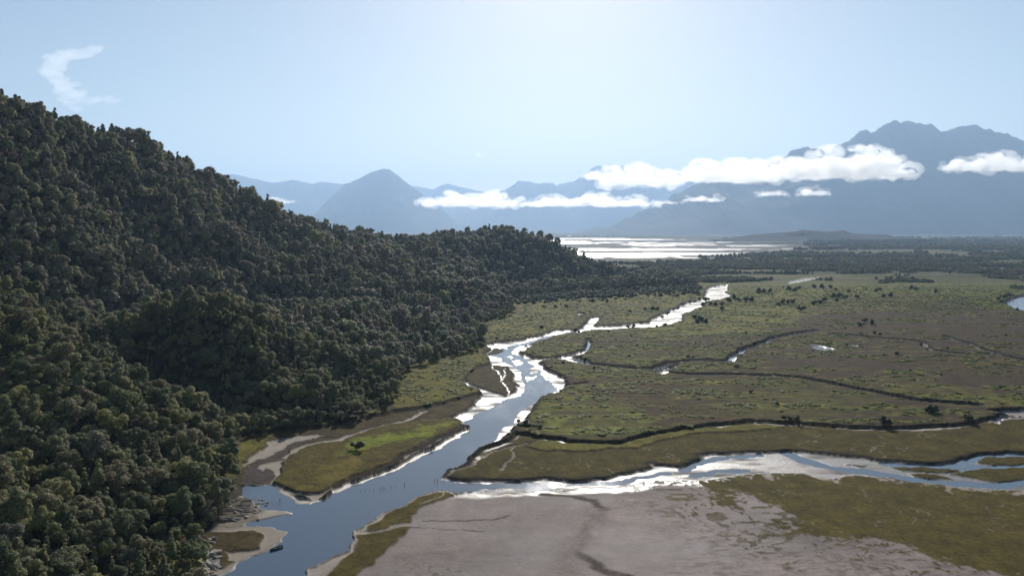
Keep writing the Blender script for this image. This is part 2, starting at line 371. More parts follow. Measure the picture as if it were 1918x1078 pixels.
threads((1470, 915, 1510, 935), 7, 11, SAND * 0.95, 0.25); threads((1620, 915, 1645, 945), 8, 12, SAND * 0.95, 0.25); threads((1690, 945, 1760, 975), 9, 13, SAND, 0.25); threads((1850, 930, 1918, 1000), 8, 14, SAND, 0.2); threads((1625, 975, 1660, 990), 3, 15, SAND, 0.3)
for L in ([(1411, 889), (1412, 899)], [(1569, 897), (1572, 904)], [(1780, 912), (1777, 921), (1783, 925)], [(1887, 917), (1886, 923)]): creek(L, 0.5, 0.5, c=SAND, h=0.25)

# ------------- channels: wet silt first, then the water they carry
def silt(poly, grow=0.0, h=0.04, r=0.52, w=1.3, c=SILT): area(poly, w, grow=grow, h=h, c=c, r=r, t=0)
def water(poly, w=1.2, h=-0.7): area(poly, w, h=h, c=(0.06, 0.06, 0.055), r=0.6, t=0)
RIVER = [(1325, 539), (1345, 536), (1366, 534), (1359, 548), (1368, 556), (1350, 562), (1320, 566), (1314, 577), (1280, 590), (1275, 604), (1254, 610), (1223, 615), (1201, 617), (1147, 619), (1103, 621), (1080, 625), (1050, 628), (1010, 640), (985, 648),
         (972, 655), (976, 664), (1002, 672), (1033, 674), (1016, 680), (1018, 690), (1040, 705), (1056, 711), (1052, 726), (1050, 738), (1022, 746), (1002, 764), (978, 792), (968, 803), (940, 822), (900, 848), (860, 872), (825, 890), (850, 898),
         (916, 907), (956, 905), (981, 906), (1031, 902), (1082, 905), (1128, 897), (1182, 884), (1219, 877), (1222, 870), (1269, 876), (1288, 872), (1307, 860), (1332, 852), (1400, 848), (1500, 847), (1590, 855), (1661, 864), (1751, 871), (1803, 866), (1841, 853), (1918, 851), (2300, 845),
         (2300, 925), (1918, 917), (1848, 917), (1777, 912), (1751, 909), (1687, 899), (1616, 888), (1577, 889), (1567, 897), (1532, 894), (1509, 886), (1461, 884), (1411, 889), (1364, 892), (1300, 901), (1207, 901), (1138, 912), (1081, 918), (1019, 923), (956, 920), (909, 922), (850, 927),
         (830, 920), (817, 922), (791, 928), (770, 941), (739, 956), (713, 969), (689, 982), (671, 1001), (655, 1019), (627, 1040), (596, 1058), (572, 1078), (480, 1180), (300, 1420), (-200, 1420), (250, 1180), (400, 1090), (410, 1078), (413, 1071), (439, 1061), (457, 1050), (483, 1039), (504, 1029), (525, 1014), (537, 1002),
         (538, 992), (510, 984), (463, 981), (465, 977), (504, 973), (525, 969), (547, 965), (546, 960), (512, 956), (496, 958), (476, 946), (457, 930), (450, 920), (452, 908), (496, 906), (496, 912), (512, 915), (530, 930), (556, 939), (580, 945), (593, 941), (609, 930), (629, 917), (661, 904), (708, 887), (752, 869), (791, 846), (843, 822), (870, 803), (865, 793),
         (850, 784), (874, 775), (886, 766), (892, 753), (902, 742), (899, 737), (872, 723), (866, 716), (876, 718), (905, 731), (948, 744), (958, 740), (970, 730), (972, 722), (964, 712), (958, 697), (951, 686), (923, 684), (914, 678), (907, 665), (917, 657), (910, 648), (945, 641), (977, 638), (1002, 632), (1021, 629), (1040, 622), (1065, 620),
         (1088, 618), (1100, 603), (1104, 596), (1125, 597), (1116, 611), (1118, 614), (1172, 610), (1213, 606), (1220, 598), (1254, 584), (1286, 567), (1318, 560), (1322, 548)]
# low ground round the sand bays and the islet's back creek
area([(378, 1100), (470, 1070), (560, 1000), (560, 950), (500, 905), (440, 900), (405, 935), (365, 1000)], 2.0, h=0.35, c=SAND * 0.7, r=0.85, t=0)
area([(428, 910), (425, 822), (600, 803), (720, 777), (800, 768), (850, 783), (700, 812), (560, 850), (530, 912)], 2.0, h=0.8, c=BROWN, r=0.93, t=0)
# cut banks along the river with their shade painted in, then the silt bed
idx, sd = poly_sd(RIVER, WX, WY, 30)
noflat = (PYf[idx] < 905) & ~((PXf[idx] > 1280) & (PYf[idx] > 880))
put(idx, np.exp(-((sd + 1.6) / 1.8) ** 2) * noflat, c=SHADED_BANK, t=0)
silt(RIVER)
WATER = [(1100, 612), (1060, 624), (1010, 634), (975, 645), (930, 655), (922, 664), (935, 672), (955, 680), (972, 690), (978, 702), (985, 716), (990, 728), (975, 742), (955, 748), (940, 758), (915, 770), (892, 780), (868, 790), (872, 806), (843, 826), (791, 850), (752, 873), (708, 891), (661, 908), (629, 921), (600, 940), (580, 948), (550, 944), (520, 932), (505, 916), (496, 908),
         (452, 909), (451, 920), (459, 930), (478, 946), (498, 958), (545, 961), (548, 965), (525, 970), (465, 978), (466, 981), (510, 984), (540, 992), (539, 1003), (525, 1016), (504, 1031), (483, 1041), (457, 1053), (439, 1064), (400, 1092), (250, 1180), (-200, 1420), (300, 1420), (478, 1180), (570, 1078), (594, 1056), (625, 1038), (653, 1017), (669, 999), (687, 980), (711, 967), (737, 954), (768, 939), (789, 926), (815, 920), (833, 918), (852, 924),
         (909, 919), (956, 917), (1019, 919), (1050, 914), (1035, 906), (981, 909), (956, 908), (916, 911), (850, 902), (820, 894), (835, 884), (880, 856), (920, 826), (945, 800), (970, 772), (1000, 755), (1025, 742), (1040, 730), (1035, 716), (1018, 702), (1008, 688), (992, 678), (975, 668), (960, 662), (955, 655), (975, 648), (1005, 638), (1045, 630), (1080, 622)]
water(WATER)
# bars left standing in the bend
for p in ([(975, 652), (1000, 644), (985, 660), (968, 662)], [(955, 676), (975, 672), (985, 680), (970, 686)], [(985, 690), (1003, 686), (1005, 698), (992, 700)], [(940, 668), (960, 665), (955, 674)], [(998, 726), (1004, 724), (1002, 733), (993, 735)], [(984, 704), (1002, 706), (1012, 700), (1008, 712), (990, 716)], [(940, 652), (958, 646), (950, 655)]):
    silt(p, w=0.9)
silt([(1000, 690), (1012, 676), (1018, 690), (1040, 705), (1056, 712), (1052, 728), (1049, 740), (1038, 742), (1042, 728), (1022, 708)])
# pale sand beside the main channel further down
for L, c in (([(872, 806), (843, 824), (791, 849), (752, 872), (708, 890), (661, 907), (629, 920)], SAND), ([(600, 938), (575, 944), (545, 940), (515, 922)], SAND), ([(545, 962), (520, 963), (495, 963)], SAND)):
    idx, d = line_d(L, WX, WY, 30); put(idx, (1 - sstep(1.0, 3.4, d)) * (PYf[idx] > 780), h=0.08, c=c, r=0.55, t=0)
# the stream's two blue threads
for L, hw in (([(1480, 848), (1510, 862), (1560, 874), (1610, 881), (1680, 893), (1740, 903), (1790, 908), (1850, 909), (1918, 902), (2100, 890)], 3.2), ([(1660, 868), (1720, 873), (1780, 874), (1815, 868), (1840, 858), (1870, 853), (1920, 853), (2100, 850)], 2.2), ([(1300, 890), (1340, 884), (1400, 881)], 1.3), ([(1280, 880), (1310, 866), (1360, 856), (1430, 851)], 1.6), ([(1060, 910), (1130, 905), (1190, 893), (1250, 884)], 1.2), ([(1776, 886), (1800, 880), (1840, 874), (1918, 870)], 1.2)):
    creek(L, hw, 1.5, h=-0.4, c=(0.06, 0.06, 0.055), r=0.6, t=0)
area([(1330, 870), (1400, 863), (1480, 864), (1540, 878), (1570, 890), (1530, 890), (1500, 883), (1440, 879), (1380, 877)], 2.0, h=0.1, c=MUD * 0.95, r=0.5)
for p in ([(1832, 868), (1854, 857), (1918, 856), (2200, 852), (2200, 866), (1918, 868), (1867, 870)], [(1774, 890), (1815, 881), (1864, 875), (1918, 873), (2200, 872), (2200, 888), (1918, 895), (1864, 902), (1828, 898)], [(1668, 874), (1690, 874), (1793, 881), (1790, 886), (1720, 886), (1690, 881)], [(1706, 889), (1751, 889), (1790, 899), (1751, 900)], [(1584, 868), (1622, 871), (1606, 873)]):
    area(p, 0.8, h=0.55, c=FLATOL * 0.8, r=0.93, t=0.05)
area([(1841, 773), (1880, 771), (1918, 770), (2100, 768), (2100, 784), (1918, 782), (1873, 779)], 1.5, h=0.15, c=MUD, r=0.5, t=0)
creek([(1873, 794), (1880, 785), (1900, 782), (1960, 780)], 1.6, 1.2, h=0.2, c=MUD, r=0.5, t=0)

# creeks that cut the high marsh
def cut(L, half, deep=-0.6, c=SHADED_BANK, r=0.7):
    idx, d = line_d(L, WX, WY, half + 30)
    put(idx, 1 - sstep(half - 0.6, half + 1.2, d), h=deep, c=c, r=r, t=0)
    put(idx, np.exp(-((d - half - 0.6) / 1.4) ** 2) * 0.85, c=SHADED_BANK)
silt([(1030, 674), (1050, 671), (1071, 664), (1097, 656), (1102, 660), (1085, 668), (1075, 672), (1100, 684), (1096, 687), (1065, 680), (1050, 677)], h=0.05)
cut([(1097, 656), (1100, 648), (1104, 638)], 2.2)
cut([(1100, 651), (1130, 651), (1166, 654)], 1.2, 0.3)
cut([(1078, 673), (1100, 686), (1147, 691), (1197, 696), (1223, 694), (1257, 683), (1305, 679), (1368, 679), (1377, 665), (1413, 650), (1445, 638), (1468, 631), (1530, 622)], 4.0, -0.2)
silt([(1220, 700), (1241, 694), (1275, 686), (1251, 700), (1246, 705)], h=0.05)
creek([(1370, 681), (1377, 676), (1379, 671)], 1.2, 0.8, h=0.05, c=SILT, r=0.36)
cut([(1248, 702), (1305, 705), (1399, 707), (1493, 711), (1574, 725), (1654, 741), (1719, 754), (1767, 758), (1830, 762)], 3.2, 0.0)
cut([(1052, 727), (1075, 725), (1102, 722)], 1.2, 0.2)
cut([(1560, 628), (1654, 637), (1700, 640), (1732, 645), (1741, 659), (1783, 665), (1864, 669)], 2.4, 0.1)
cut([(1770, 632), (1799, 642), (1848, 660), (1912, 677), (2050, 700)], 2.8, 0.1)
cut([(897, 607), (915, 603), (937, 601)], 1.2, 0.3); cut([(905, 617), (925, 617)], 1.0, 0.3)
cut([(1078, 592), (1095, 592), (1118, 594)], 1.4, 0.2)
cut([(970, 800), (990, 806), (1010, 806)], 1.2, 0.4)
silt([(1079, 591), (1085, 586), (1096, 588), (1090, 592)], h=0.05)
for p in ([(1519, 649), (1538, 649), (1569, 658), (1545, 661), (1525, 657)], [(1579, 648), (1609, 648), (1605, 653), (1590, 652)]): silt(p, h=0.9, r=0.25, w=1.0, c=SILT * 0.7)
water([(1878, 567), (1895, 560), (1918, 554), (2100, 545), (2150, 575), (2000, 600), (1918, 584), (1902, 581)], 2.0, -0.6)
idx, sd = poly_sd([(1878, 567), (1895, 560), (1918, 554), (2100, 545), (2150, 575), (2000, 600), (1918, 584), (1902, 581)], WX, WY, 40); put(idx, np.exp(-((sd + 3) / 4) ** 2) * (PYf[idx] < 572), c=SHADED_BANK)
silt([(1475, 529), (1500, 522), (1535, 519), (1528, 523), (1495, 530), (1472, 534)], h=0.05, w=3)

# the islet beside the main river and the sand bays on the left
ISLET = [(504, 908), (530, 881), (536, 856), (546, 850), (577, 839), (634, 826), (642, 820), (687, 808), (720, 800), (780, 786), (850, 785), (864, 794), (843, 813), (791, 831), (765, 843), (726, 868), (700, 881), (661, 894), (629, 909), (598, 925), (567, 929), (546, 928), (517, 917)]
area([(496, 910), (499, 903), (515, 891), (530, 876), (530, 862), (540, 848), (577, 836), (640, 818), (720, 798), (850, 783), (868, 795), (850, 816), (795, 840), (752, 865), (708, 884), (661, 901), (629, 914), (609, 927), (593, 938), (580, 942), (556, 936), (530, 927)], 1.2, h=0.2, c=SAND * 0.95, r=0.78, t=0)
area(ISLET, 0.9, r=0.93, h=1.3, c=FLATOL * 0.95, t=0.2)
idx, d = line_d([(864, 796), (843, 815), (791, 834), (765, 846), (726, 871), (700, 884), (661, 897), (629, 912)], WX, WY, 20); put(idx, 1 - sstep(1.4, 3.2, d), h=0.6, c=SHADED_BANK * 1.1, r=0.93)
field([(620, 850), (660, 832), (710, 822), (800, 802), (852, 792), (850, 800), (780, 822), (710, 842), (650, 852)], (0.159, 0.177, 0.020), 0.9, 3)
field([(560, 905), (590, 880), (640, 862), (690, 875), (640, 895), (590, 912)], (0.140, 0.107, 0.022), 0.7, 4)
area([(432, 830), (480, 826), (520, 814), (505, 826), (470, 850), (456, 868), (448, 880), (438, 850)], 1.0, r=0.93, h=1.4, c=(0.130, 0.112, 0.020), t=0.2)
area([(456, 874), (475, 853), (505, 830), (546, 821), (600, 815), (612, 817), (556, 830), (525, 843), (505, 857), (486, 862)], 0.9, h=0.25, c=SAND * 0.9, r=0.76, t=0)
area([(457, 876), (489, 862), (522, 844), (535, 836), (567, 827), (608, 820), (622, 818), (582, 828), (546, 839), (533, 850), (527, 858), (504, 866), (516, 885), (512, 896), (498, 906), (460, 906), (454, 890)], 0.8, h=0.08, c=WETM * 0.95, r=0.9, t=0)
creek([(533, 856), (546, 846), (577, 836), (625, 826), (642, 818), (690, 806), (720, 799), (770, 782), (797, 771)], 1.4, 1.0, h=0.2, c=SAND * 0.9, r=0.76, t=0)
creek([(722, 798), (780, 790), (830, 786)], 0.8, 0.8, h=0.3, c=SAND * 0.9, t=0)
area([(481, 874), (491, 870), (527, 861), (533, 868), (530, 886), (512, 897), (516, 886), (509, 877), (501, 874), (491, 880)], 0.8, h=0.22, c=SAND * 0.95, r=0.76, t=0)
# left shore bays
area([(395, 985), (440, 966), (470, 944), (458, 932), (448, 930), (430, 950), (400, 975)], 1.0, r=0.93, h=0.9, c=(0.12, 0.10, 0.07), t=0.1)
area([(470, 965), (500, 958), (545, 961), (546, 965), (520, 968), (480, 973)], 0.8, h=0.15, c=SAND * 0.95, r=0.76, t=0)
area([(385, 992), (420, 986), (470, 984), (510, 985), (536, 992), (535, 1002), (523, 1013), (502, 1027), (483, 1036), (457, 1048), (440, 1059), (414, 1069), (395, 1085), (380, 1040)], 0.9, h=0.2, c=SAND * 0.9, r=0.78, t=0)
area([(380, 996), (440, 994), (470, 992), (489, 997), (498, 1006), (491, 1019), (481, 1029), (465, 1036), (424, 1036), (426, 1050), (440, 1057), (410, 1065), (395, 1050), (380, 1030)], 0.7, h=0.8, c=BROWN * 1.1, r=0.93, t=0.05)
# marsh strip at the near edge of the mud
for p in ([(786, 934), (817, 924), (833, 923), (848, 933), (830, 941), (791, 951), (770, 967), (765, 980), (723, 993), (692, 994), (697, 986), (731, 964)], [(676, 998), (734, 990), (770, 990), (739, 1014), (708, 1042), (674, 1080), (600, 1180), (520, 1180), (615, 1088), (635, 1056), (655, 1027)]):
    area(p, 0.8, h=0.7, c=FLATOL * 0.9, r=0.93, t=0.05)
creek([(826, 924), (825, 932), (812, 940), (790, 945)], 0.4, 0.4, c=SAND, h=0.5)
creek([(676, 998), (700, 994), (760, 983)], 0.7, 0.6, c=SAND * 0.9, h=0.3)

# far tidal flats and the plain beyond
fidx = np.nonzero(PYf < 560)[0]
fm = 1 - sstep(515, 552, PYf[fidx] + (n1[fidx] - 0.5) * 30)
pn = fbm(Xf[fidx] / 420, LD[fidx] * 15, 61, 5, 0.6)
clear = sstep(0.56, 0.66, pn)
put(fidx, fm, c=FAR); put(fidx, fm * clear * 0.7, c=(0.15, 0.135, 0.055)); T[fidx] *= (1 - fm)
TIDAL = [(900, 446), (1045, 446.5), (1217, 447), (1352, 449.5), (1460, 455), (1505, 464), (1480, 475.5), (1386, 480.5), (1273, 486), (1217, 488), (1147, 493), (1104, 494.5), (1050, 492), (900, 485)]
idx, sd = poly_sd(TIDAL, Xf, Yf, 900)
m = sstep(-60, 60, sd + (fbm(Xf[idx] / 180, Yf[idx] / 260, 63, 3) - 0.5) * 500)
st = fbm(Xf[idx] / 900 + fbm(Xf[idx] / 300, LD[idx] * 8, 66, 2) * 1.2, LD[idx] * 10, 64, 5, 0.62)
edge = sstep(1420, 1150, PXf[idx]) * 0.10
wet = sstep(0.49, 0.60, st + edge * 0.6)
put(idx, m, h=0.02, t=0, c=(0.10, 0.09, 0.075), r=0.86)
put(idx, m * wet, c=SILT * 0.9, r=0.50)
for L, hw in (([(1790, 497), (1700, 501), (1640, 507), (1560, 516)], 12), ([(1918, 474), (1860, 482), (1800, 488)], 25), ([(1680, 498), (1750, 495), (1820, 502)], 16), ([(1330, 520), (1380, 523)], 10)):
    idx, d = line_d(L, Xf, Yf, 300); put(idx, (1 - sstep(hw * 0.4, hw * 1.6, d + (fbm(Xf[idx] / 60, Yf[idx] / 60, 71, 3) - 0.5) * 50)) * 0.85, c=(0.20, 0.185, 0.09))

sl_ = (R < 0.54) & (Yf < 2200)
R[sl_] += np.clip((fbm(Xf[sl_] / 24, Yf[sl_] / 9, 25, 4, 0.6) - 0.5) * 1.3, -0.08, 0.3)
# bare dark soil, bank shade painted into it, wherever the marsh is cut steeply
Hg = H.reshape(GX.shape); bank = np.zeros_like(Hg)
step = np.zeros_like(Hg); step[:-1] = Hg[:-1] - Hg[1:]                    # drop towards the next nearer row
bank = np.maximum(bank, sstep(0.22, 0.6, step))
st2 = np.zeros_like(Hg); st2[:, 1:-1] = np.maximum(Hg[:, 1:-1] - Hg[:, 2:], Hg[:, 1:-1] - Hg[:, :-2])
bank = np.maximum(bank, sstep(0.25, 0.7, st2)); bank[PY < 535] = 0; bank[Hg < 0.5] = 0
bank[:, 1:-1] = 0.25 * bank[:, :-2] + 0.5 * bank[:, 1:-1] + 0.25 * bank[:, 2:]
bk = bank.ravel(); C[:] = C * (1 - bk[:, None]) + SHADED_BANK * bk[:, None]; R[:] = R * (1 - bk) + 0.93 * bk; T *= 1 - bk
# relief: tussocks, ripples
tn = fbm(Xf / 3.6, Yf / 5.0, 21, 3, 0.6); tn2 = fbm(Xf / 11, Yf / 15, 22, 3)
land = sstep(0.25, 0.6, H)
H += land * T * ((tn - 0.45) * 1.0 + (tn2 - 0.5) * 0.8) * np.clip(1.2 - Yf / 4000, 0, 1)
H += land * (n3 - 0.5) * 0.15
H = np.where(H < -0.1, H, np.maximum(H, 0.02))
H = np.where(hill0 > 1.5, np.minimum(H, hill0 - 0.2), H)
C *= (0.80 + 0.40 * n3)[:, None]
Vt = np.stack([Xf, Yf, H], 1); Qt = grid_quads(len(rows), len(us))
kf = (hill0[Qt].min(1) < 6)
me = np_mesh('marsh_ground', Vt, Qt[kf], True)
at_ = me.color_attributes.new('cover', 'FLOAT_COLOR', 'POINT')
at_.data.foreach_set('color', np.concatenate([np.clip(C, 0.004, 1), R[:, None]], 1).astype(np.float32).ravel())
m_g, nt, pb = mat('tidal_ground')
va = N(nt, 'ShaderNodeVertexColor', layer_name='cover')
geo = N(nt, 'ShaderNodeNewGeometry')
nz1 = N(nt, 'ShaderNodeTexNoise', i_Scale=0.55, i_Detail=6.0, i_Roughness=0.7); nt.links.new(geo.outputs['Position'], nz1.inputs['Vector'])
nz2 = N(nt, 'ShaderNodeTexNoise', i_Scale=0.09, i_Detail=5.0, i_Roughness=0.65); nt.links.new(geo.outputs['Position'], nz2.inputs['Vector'])
r1 = ramp(nt, nz1.outputs['Fac'], [(0.3, (0.5, 0.5, 0.5)), (0.7, (1.5, 1.5, 1.5))])
r2 = ramp(nt, nz2.outputs['Fac'], [(0.3, (0.62, 0.61, 0.60)), (0.7, (1.38, 1.4, 1.36))])
mx1 = N(nt, 'ShaderNodeMix', data_type='RGBA', blend_type='MULTIPLY'); mx1.inputs[0].default_value = 1.0
fm_ = N(nt, 'ShaderNodeMapRange'); fm_.inputs['From Min'].default_value = 0.78; fm_.inputs['From Max'].default_value = 0.92; fm_.inputs['To Min'].default_value = 0.22; fm_.inputs['To Max'].default_value = 1.0
nt.links.new(va.outputs['Alpha'], fm_.inputs['Value']); nt.links.new(fm_.outputs[0], mx1.inputs[0])
mx2 = N(nt, 'ShaderNodeMix', data_type='RGBA', blend_type='MULTIPLY'); mx2.inputs[0].default_value = 1.0; nt.links.new(fm_.outputs[0], mx2.inputs[0])
nt.links.new(va.outputs['Color'], mx1.inputs[6]); nt.links.new(r1.outputs[0], mx1.inputs[7])
nt.links.new(mx1.outputs[2], mx2.inputs[6]); nt.links.new(r2.outputs[0], mx2.inputs[7])
nt.links.new(mx2.outputs[2], pb.inputs['Base Color'])
nt.links.new(va.outputs['Alpha'], pb.inputs['Roughness'])
sp = N(nt, 'ShaderNodeMapRange'); sp.inputs['From Min'].default_value = 0.45; sp.inputs['From Max'].default_value = 0.85; sp.inputs['To Min'].default_value = 0.5; sp.inputs['To Max'].default_value = 0.04
nt.links.new(va.outputs['Alpha'], sp.inputs['Value']); nt.links.new(sp.outputs[0], pb.inputs['Specular IOR Level'])
bp = N(nt, 'ShaderNodeBump', i_Strength=0.35, i_Distance=0.6); nt.links.new(nz1.outputs['Fac'], bp.inputs['Height']); nt.links.new(bp.outputs[0], pb.inputs['Normal'])
o = link('marsh_ground', me, m_g); tag(o, kind='structure')

# ------------------------------------------------------------------ water
yy = np.array([60, 200, 500, 1000, 2000, 3500]); xx = np.array([-1.0, -0.3, 0, 0.3, 1.0])
WVt = np.array([(u * (y + 300), y, 0.0) for y in yy for u in xx])
me = np_mesh('river_water', WVt, grid_quads(len(yy), len(xx)))
m_w, nt, pb = mat('river_water')
geo = N(nt, 'ShaderNodeNewGeometry')
mp = N(nt, 'ShaderNodeMapping'); mp.inputs['Scale'].default_value = (0.05, 0.018, 0.05); mp.inputs['Rotation'].default_value = (0, 0, math.radians(24))
nt.links.new(geo.outputs['Position'], mp.inputs['Vector'])
st = N(nt, 'ShaderNodeTexNoise', i_Scale=1.0, i_Detail=5.0, i_Roughness=0.6); nt.links.new(mp.outputs[0], st.inputs['Vector'])
rr = N(nt, 'ShaderNodeMapRange'); rr.inputs['From Min'].default_value = 0.35; rr.inputs['From Max'].default_value = 0.75; rr.inputs['To Min'].default_value = 0.05; rr.inputs['To Max'].default_value = 0.15
nt.links.new(st.outputs['Fac'], rr.inputs['Value']); nt.links.new(rr.outputs[0], pb.inputs['Roughness'])
pb.inputs['Base Color'].default_value = (0.075, 0.108, 0.150, 1); pb.inputs['IOR'].default_value = 1.333
rp = N(nt, 'ShaderNodeTexNoise', i_Scale=0.8, i_Detail=3.0); nt.links.new(geo.outputs['Position'], rp.inputs['Vector'])
bp = N(nt, 'ShaderNodeBump', i_Strength=0.12, i_Distance=0.25); nt.links.new(rp.outputs['Fac'], bp.inputs['Height']); nt.links.new(bp.outputs[0], pb.inputs['Normal'])
o = link('water', me, m_w); tag(o, kind='structure')

# ------------------------------------------------------------------ vegetation
def leaf_mat(name, cols, trans=0.42, spec=0.14, rough=0.6):
    m, nt, p = mat(name)
    oi = N(nt, 'ShaderNodeObjectInfo')
    r = ramp(nt, oi.outputs['Random'], [(i / (len(cols) - 1), c) for i, c in enumerate(cols)])
    geo = N(nt, 'ShaderNodeNewGeometry')
    nz = N(nt, 'ShaderNodeTexNoise', i_Scale=0.9, i_Detail=2.0); nt.links.new(geo.outputs['Position'], nz.inputs['Vector'])
    rv = ramp(nt, nz.outputs['Fac'], [(0.3, (0.7, 0.7, 0.7)), (0.7, (1.3, 1.3, 1.3))])
    mx = N(nt, 'ShaderNodeMix', data_type='RGBA', blend_type='MULTIPLY'); mx.inputs[0].default_value = 1.0
    nt.links.new(r.outputs[0], mx.inputs[6]); nt.links.new(rv.outputs[0], mx.inputs[7])
    nt.links.new(mx.outputs[2], p.inputs['Base Color'])
    p.inputs['Roughness'].default_value = rough; p.inputs['Specular IOR Level'].default_value = spec
    tl = N(nt, 'ShaderNodeBsdfTranslucent'); nt.links.new(mx.outputs[2], tl.inputs['Color'])
    ms = N(nt, 'ShaderNodeMixShader'); ms.inputs[0].default_value = trans
    out = nt.nodes['Material Output']
    nt.links.new(p.outputs[0], ms.inputs[1]); nt.links.new(tl.outputs[0], ms.inputs[2]); nt.links.new(ms.outputs[0], out.inputs['Surface'])
    return m
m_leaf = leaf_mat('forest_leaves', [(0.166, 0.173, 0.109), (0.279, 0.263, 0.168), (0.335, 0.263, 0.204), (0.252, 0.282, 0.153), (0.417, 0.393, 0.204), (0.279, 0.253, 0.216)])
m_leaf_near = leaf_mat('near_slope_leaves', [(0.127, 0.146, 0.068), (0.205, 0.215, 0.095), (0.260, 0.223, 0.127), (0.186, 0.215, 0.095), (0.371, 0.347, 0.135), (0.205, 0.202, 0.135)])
m_shrub = leaf_mat('shrub_leaves', [(0.048, 0.058, 0.023), (0.072, 0.080, 0.031), (0.096, 0.099, 0.039)], 0.3)
m_tuss = leaf_mat('tussock_blades', [(0.149, 0.162, 0.025), (0.218, 0.228, 0.037), (0.161, 0.150, 0.030), (0.172, 0.204, 0.030)], 0.35, 0.2, 0.7)
m_bark = simple_mat('bark', (0.06, 0.05, 0.04), (0.16, 0.14, 0.12), 4.0, 0.9, 0.1, 0.4)

ICO = None
def ico_verts(sub):
    bm = bmesh.new(); bmesh.ops.create_icosphere(bm, subdivisions=sub, radius=1.0)
    V = np.array([v.co[:] for v in bm.verts]); Fc = np.array([[v.index for v in f.verts] for f in bm.faces]); bm.free(); return V, Fc
IV, IF = ico_verts(1)
def make_crown(name, seed, nl, ncards, rx, rz, zc, csize, m, lobe=(0.36, 0.55), cone=0.0, core=0.82, squash=1.0):
    """lobed crown: leaf clumps set over the lobes' skins, dark wood and leaf mass inside"""
    r = np.random.default_rng(seed)
    ctr = []; rad = []
    ph = r.uniform(0, 6.28, 3); ax = r.uniform(0.75, 1.25)
    for k in range(nl):
        a = r.uniform(0, 2 * math.pi); zz = r.uniform(-0.7, 0.95)
        lop = 1 + 0.28 * math.sin(a * 2 + ph[0]) + 0.22 * math.sin(3 * a + ph[1] + 2 * zz)      # lopsided outline
        q = math.sqrt(max(0.02, 1 - zz * zz)) * r.uniform(0.30, 0.86) * lop
        q *= (1 - cone * (zz + 0.65) / 1.6)
        ctr.append((math.cos(a) * q * rx * ax, math.sin(a) * q * rx / ax, zc + zz * rz * 0.74 + r.normal() * 0.07 * rz)); rad.append(r.uniform(*lobe) * rx * (1 - 0.5 * cone * (zz + 0.65) / 1.6))
    ctr.append((0, 0, zc - 0.15 * rz)); rad.append(rx * 0.5)
    ctr = np.array(ctr); rad = np.array(rad)
    Vs, Fs = [], []; nv = 0
    tri = []
    for c, q in zip(ctr, rad):
        v = IV * q * core * (1 + r.uniform(-0.16, 0.16, (len(IV), 1))) + c
        Vs.append(v); tri.append(IF + nv); nv += len(v)
    # cards
    k = r.choice(len(ctr), ncards * 2, p=rad ** 2 / (rad ** 2).sum())
    d = r.normal(size=(ncards * 2, 3)); d /= np.linalg.norm(d, axis=1)[:, None]
    d[:, 2] = np.where(d[:, 2] < -0.45, -d[:, 2], d[:, 2])
    p = ctr[k] + d * (rad[k] * r.uniform(0.80, 1.26, ncards * 2))[:, None]
    dist = np.linalg.norm(p[:, None, :] - ctr[None], axis=2) / rad[None]
    ok = np.nonzero((dist.min(1) > 0.84))[0][:ncards]
    p = p[ok]; d = d[ok]
    nrm = d + r.normal(size=d.shape) * 0.52 + np.array((0, 0, 0.75)) * (d[:, 2:3] > -0.1); nrm /= np.linalg.norm(nrm, axis=1)[:, None]
    ref = r.normal(size=d.shape); t1 = np.cross(nrm, ref); t1 /= np.linalg.norm(t1, axis=1)[:, None]; t2 = np.cross(nrm, t1)
    s = r.uniform(0.55, 1.2, (len(p), 1)) * csize; s2 = s * r.uniform(0.5, 0.9, (len(p), 1))
    bend = nrm * s * 0.25
    a = p - t1 * s - bend; b = p - t2 * s2; c2 = p + t1 * s - bend; e = p + t2 * s2
    cv = np.stack([a, b, c2, e], 1).reshape(-1, 3)
    ci = np.arange(len(p)) * 4 + nv
    cards = np.concatenate([np.stack([ci, ci + 1, ci + 3], 1), np.stack([ci + 1, ci + 2, ci + 3], 1)])
    V = np.concatenate(Vs + [cv]); V[:, 2] *= squash; T3 = np.concatenate(tri + [cards])
    me = np_mesh(name, V, T3); me.materials.append(m); return me
def make_trunk(name, seed, h, rad, lean=0.05, limbs=3):
    r = random.Random(seed); bm = bmesh.new()
    def tube(pts, rads, n=6):
        ring0 = None
        for p, q in zip(pts, rads):
            ring = [bm.verts.new((p[0] + math.cos(2 * math.pi * i / n) * q, p[1] + math.sin(2 * math.pi * i / n) * q, p[2])) for i in range(n)]
            if ring0:
                for i in range(n): bm.faces.new((ring0[i], ring0[(i + 1) % n], ring[(i + 1) % n], ring[i]))
            ring0 = ring
        bm.faces.new(ring0)
    lx, ly = r.uniform(-lean, lean) * h, r.uniform(-lean, lean) * h
    tube([(0, 0, -1.5), (lx * 0.3, ly * 0.3, h * 0.35), (lx * 0.7, ly * 0.7, h * 0.7), (lx, ly, h)], [rad * 1.3, rad, rad * 0.7, rad * 0.3])
    for k in range(limbs):
        a = r.uniform(0, 6.28); z0 = h * r.uniform(0.4, 0.65); L = h * r.uniform(0.25, 0.4)
        tube([(lx * .5, ly * .5, z0), (lx * .5 + math.cos(a) * L * .6, ly * .5 + math.sin(a) * L * .6, z0 + L * .4), (lx * .5 + math.cos(a) * L, ly * .5 + math.sin(a) * L, z0 + L * .9)], [rad * .5, rad * .35, rad * .15], 5)
    return bm_mesh(name, bm, True)

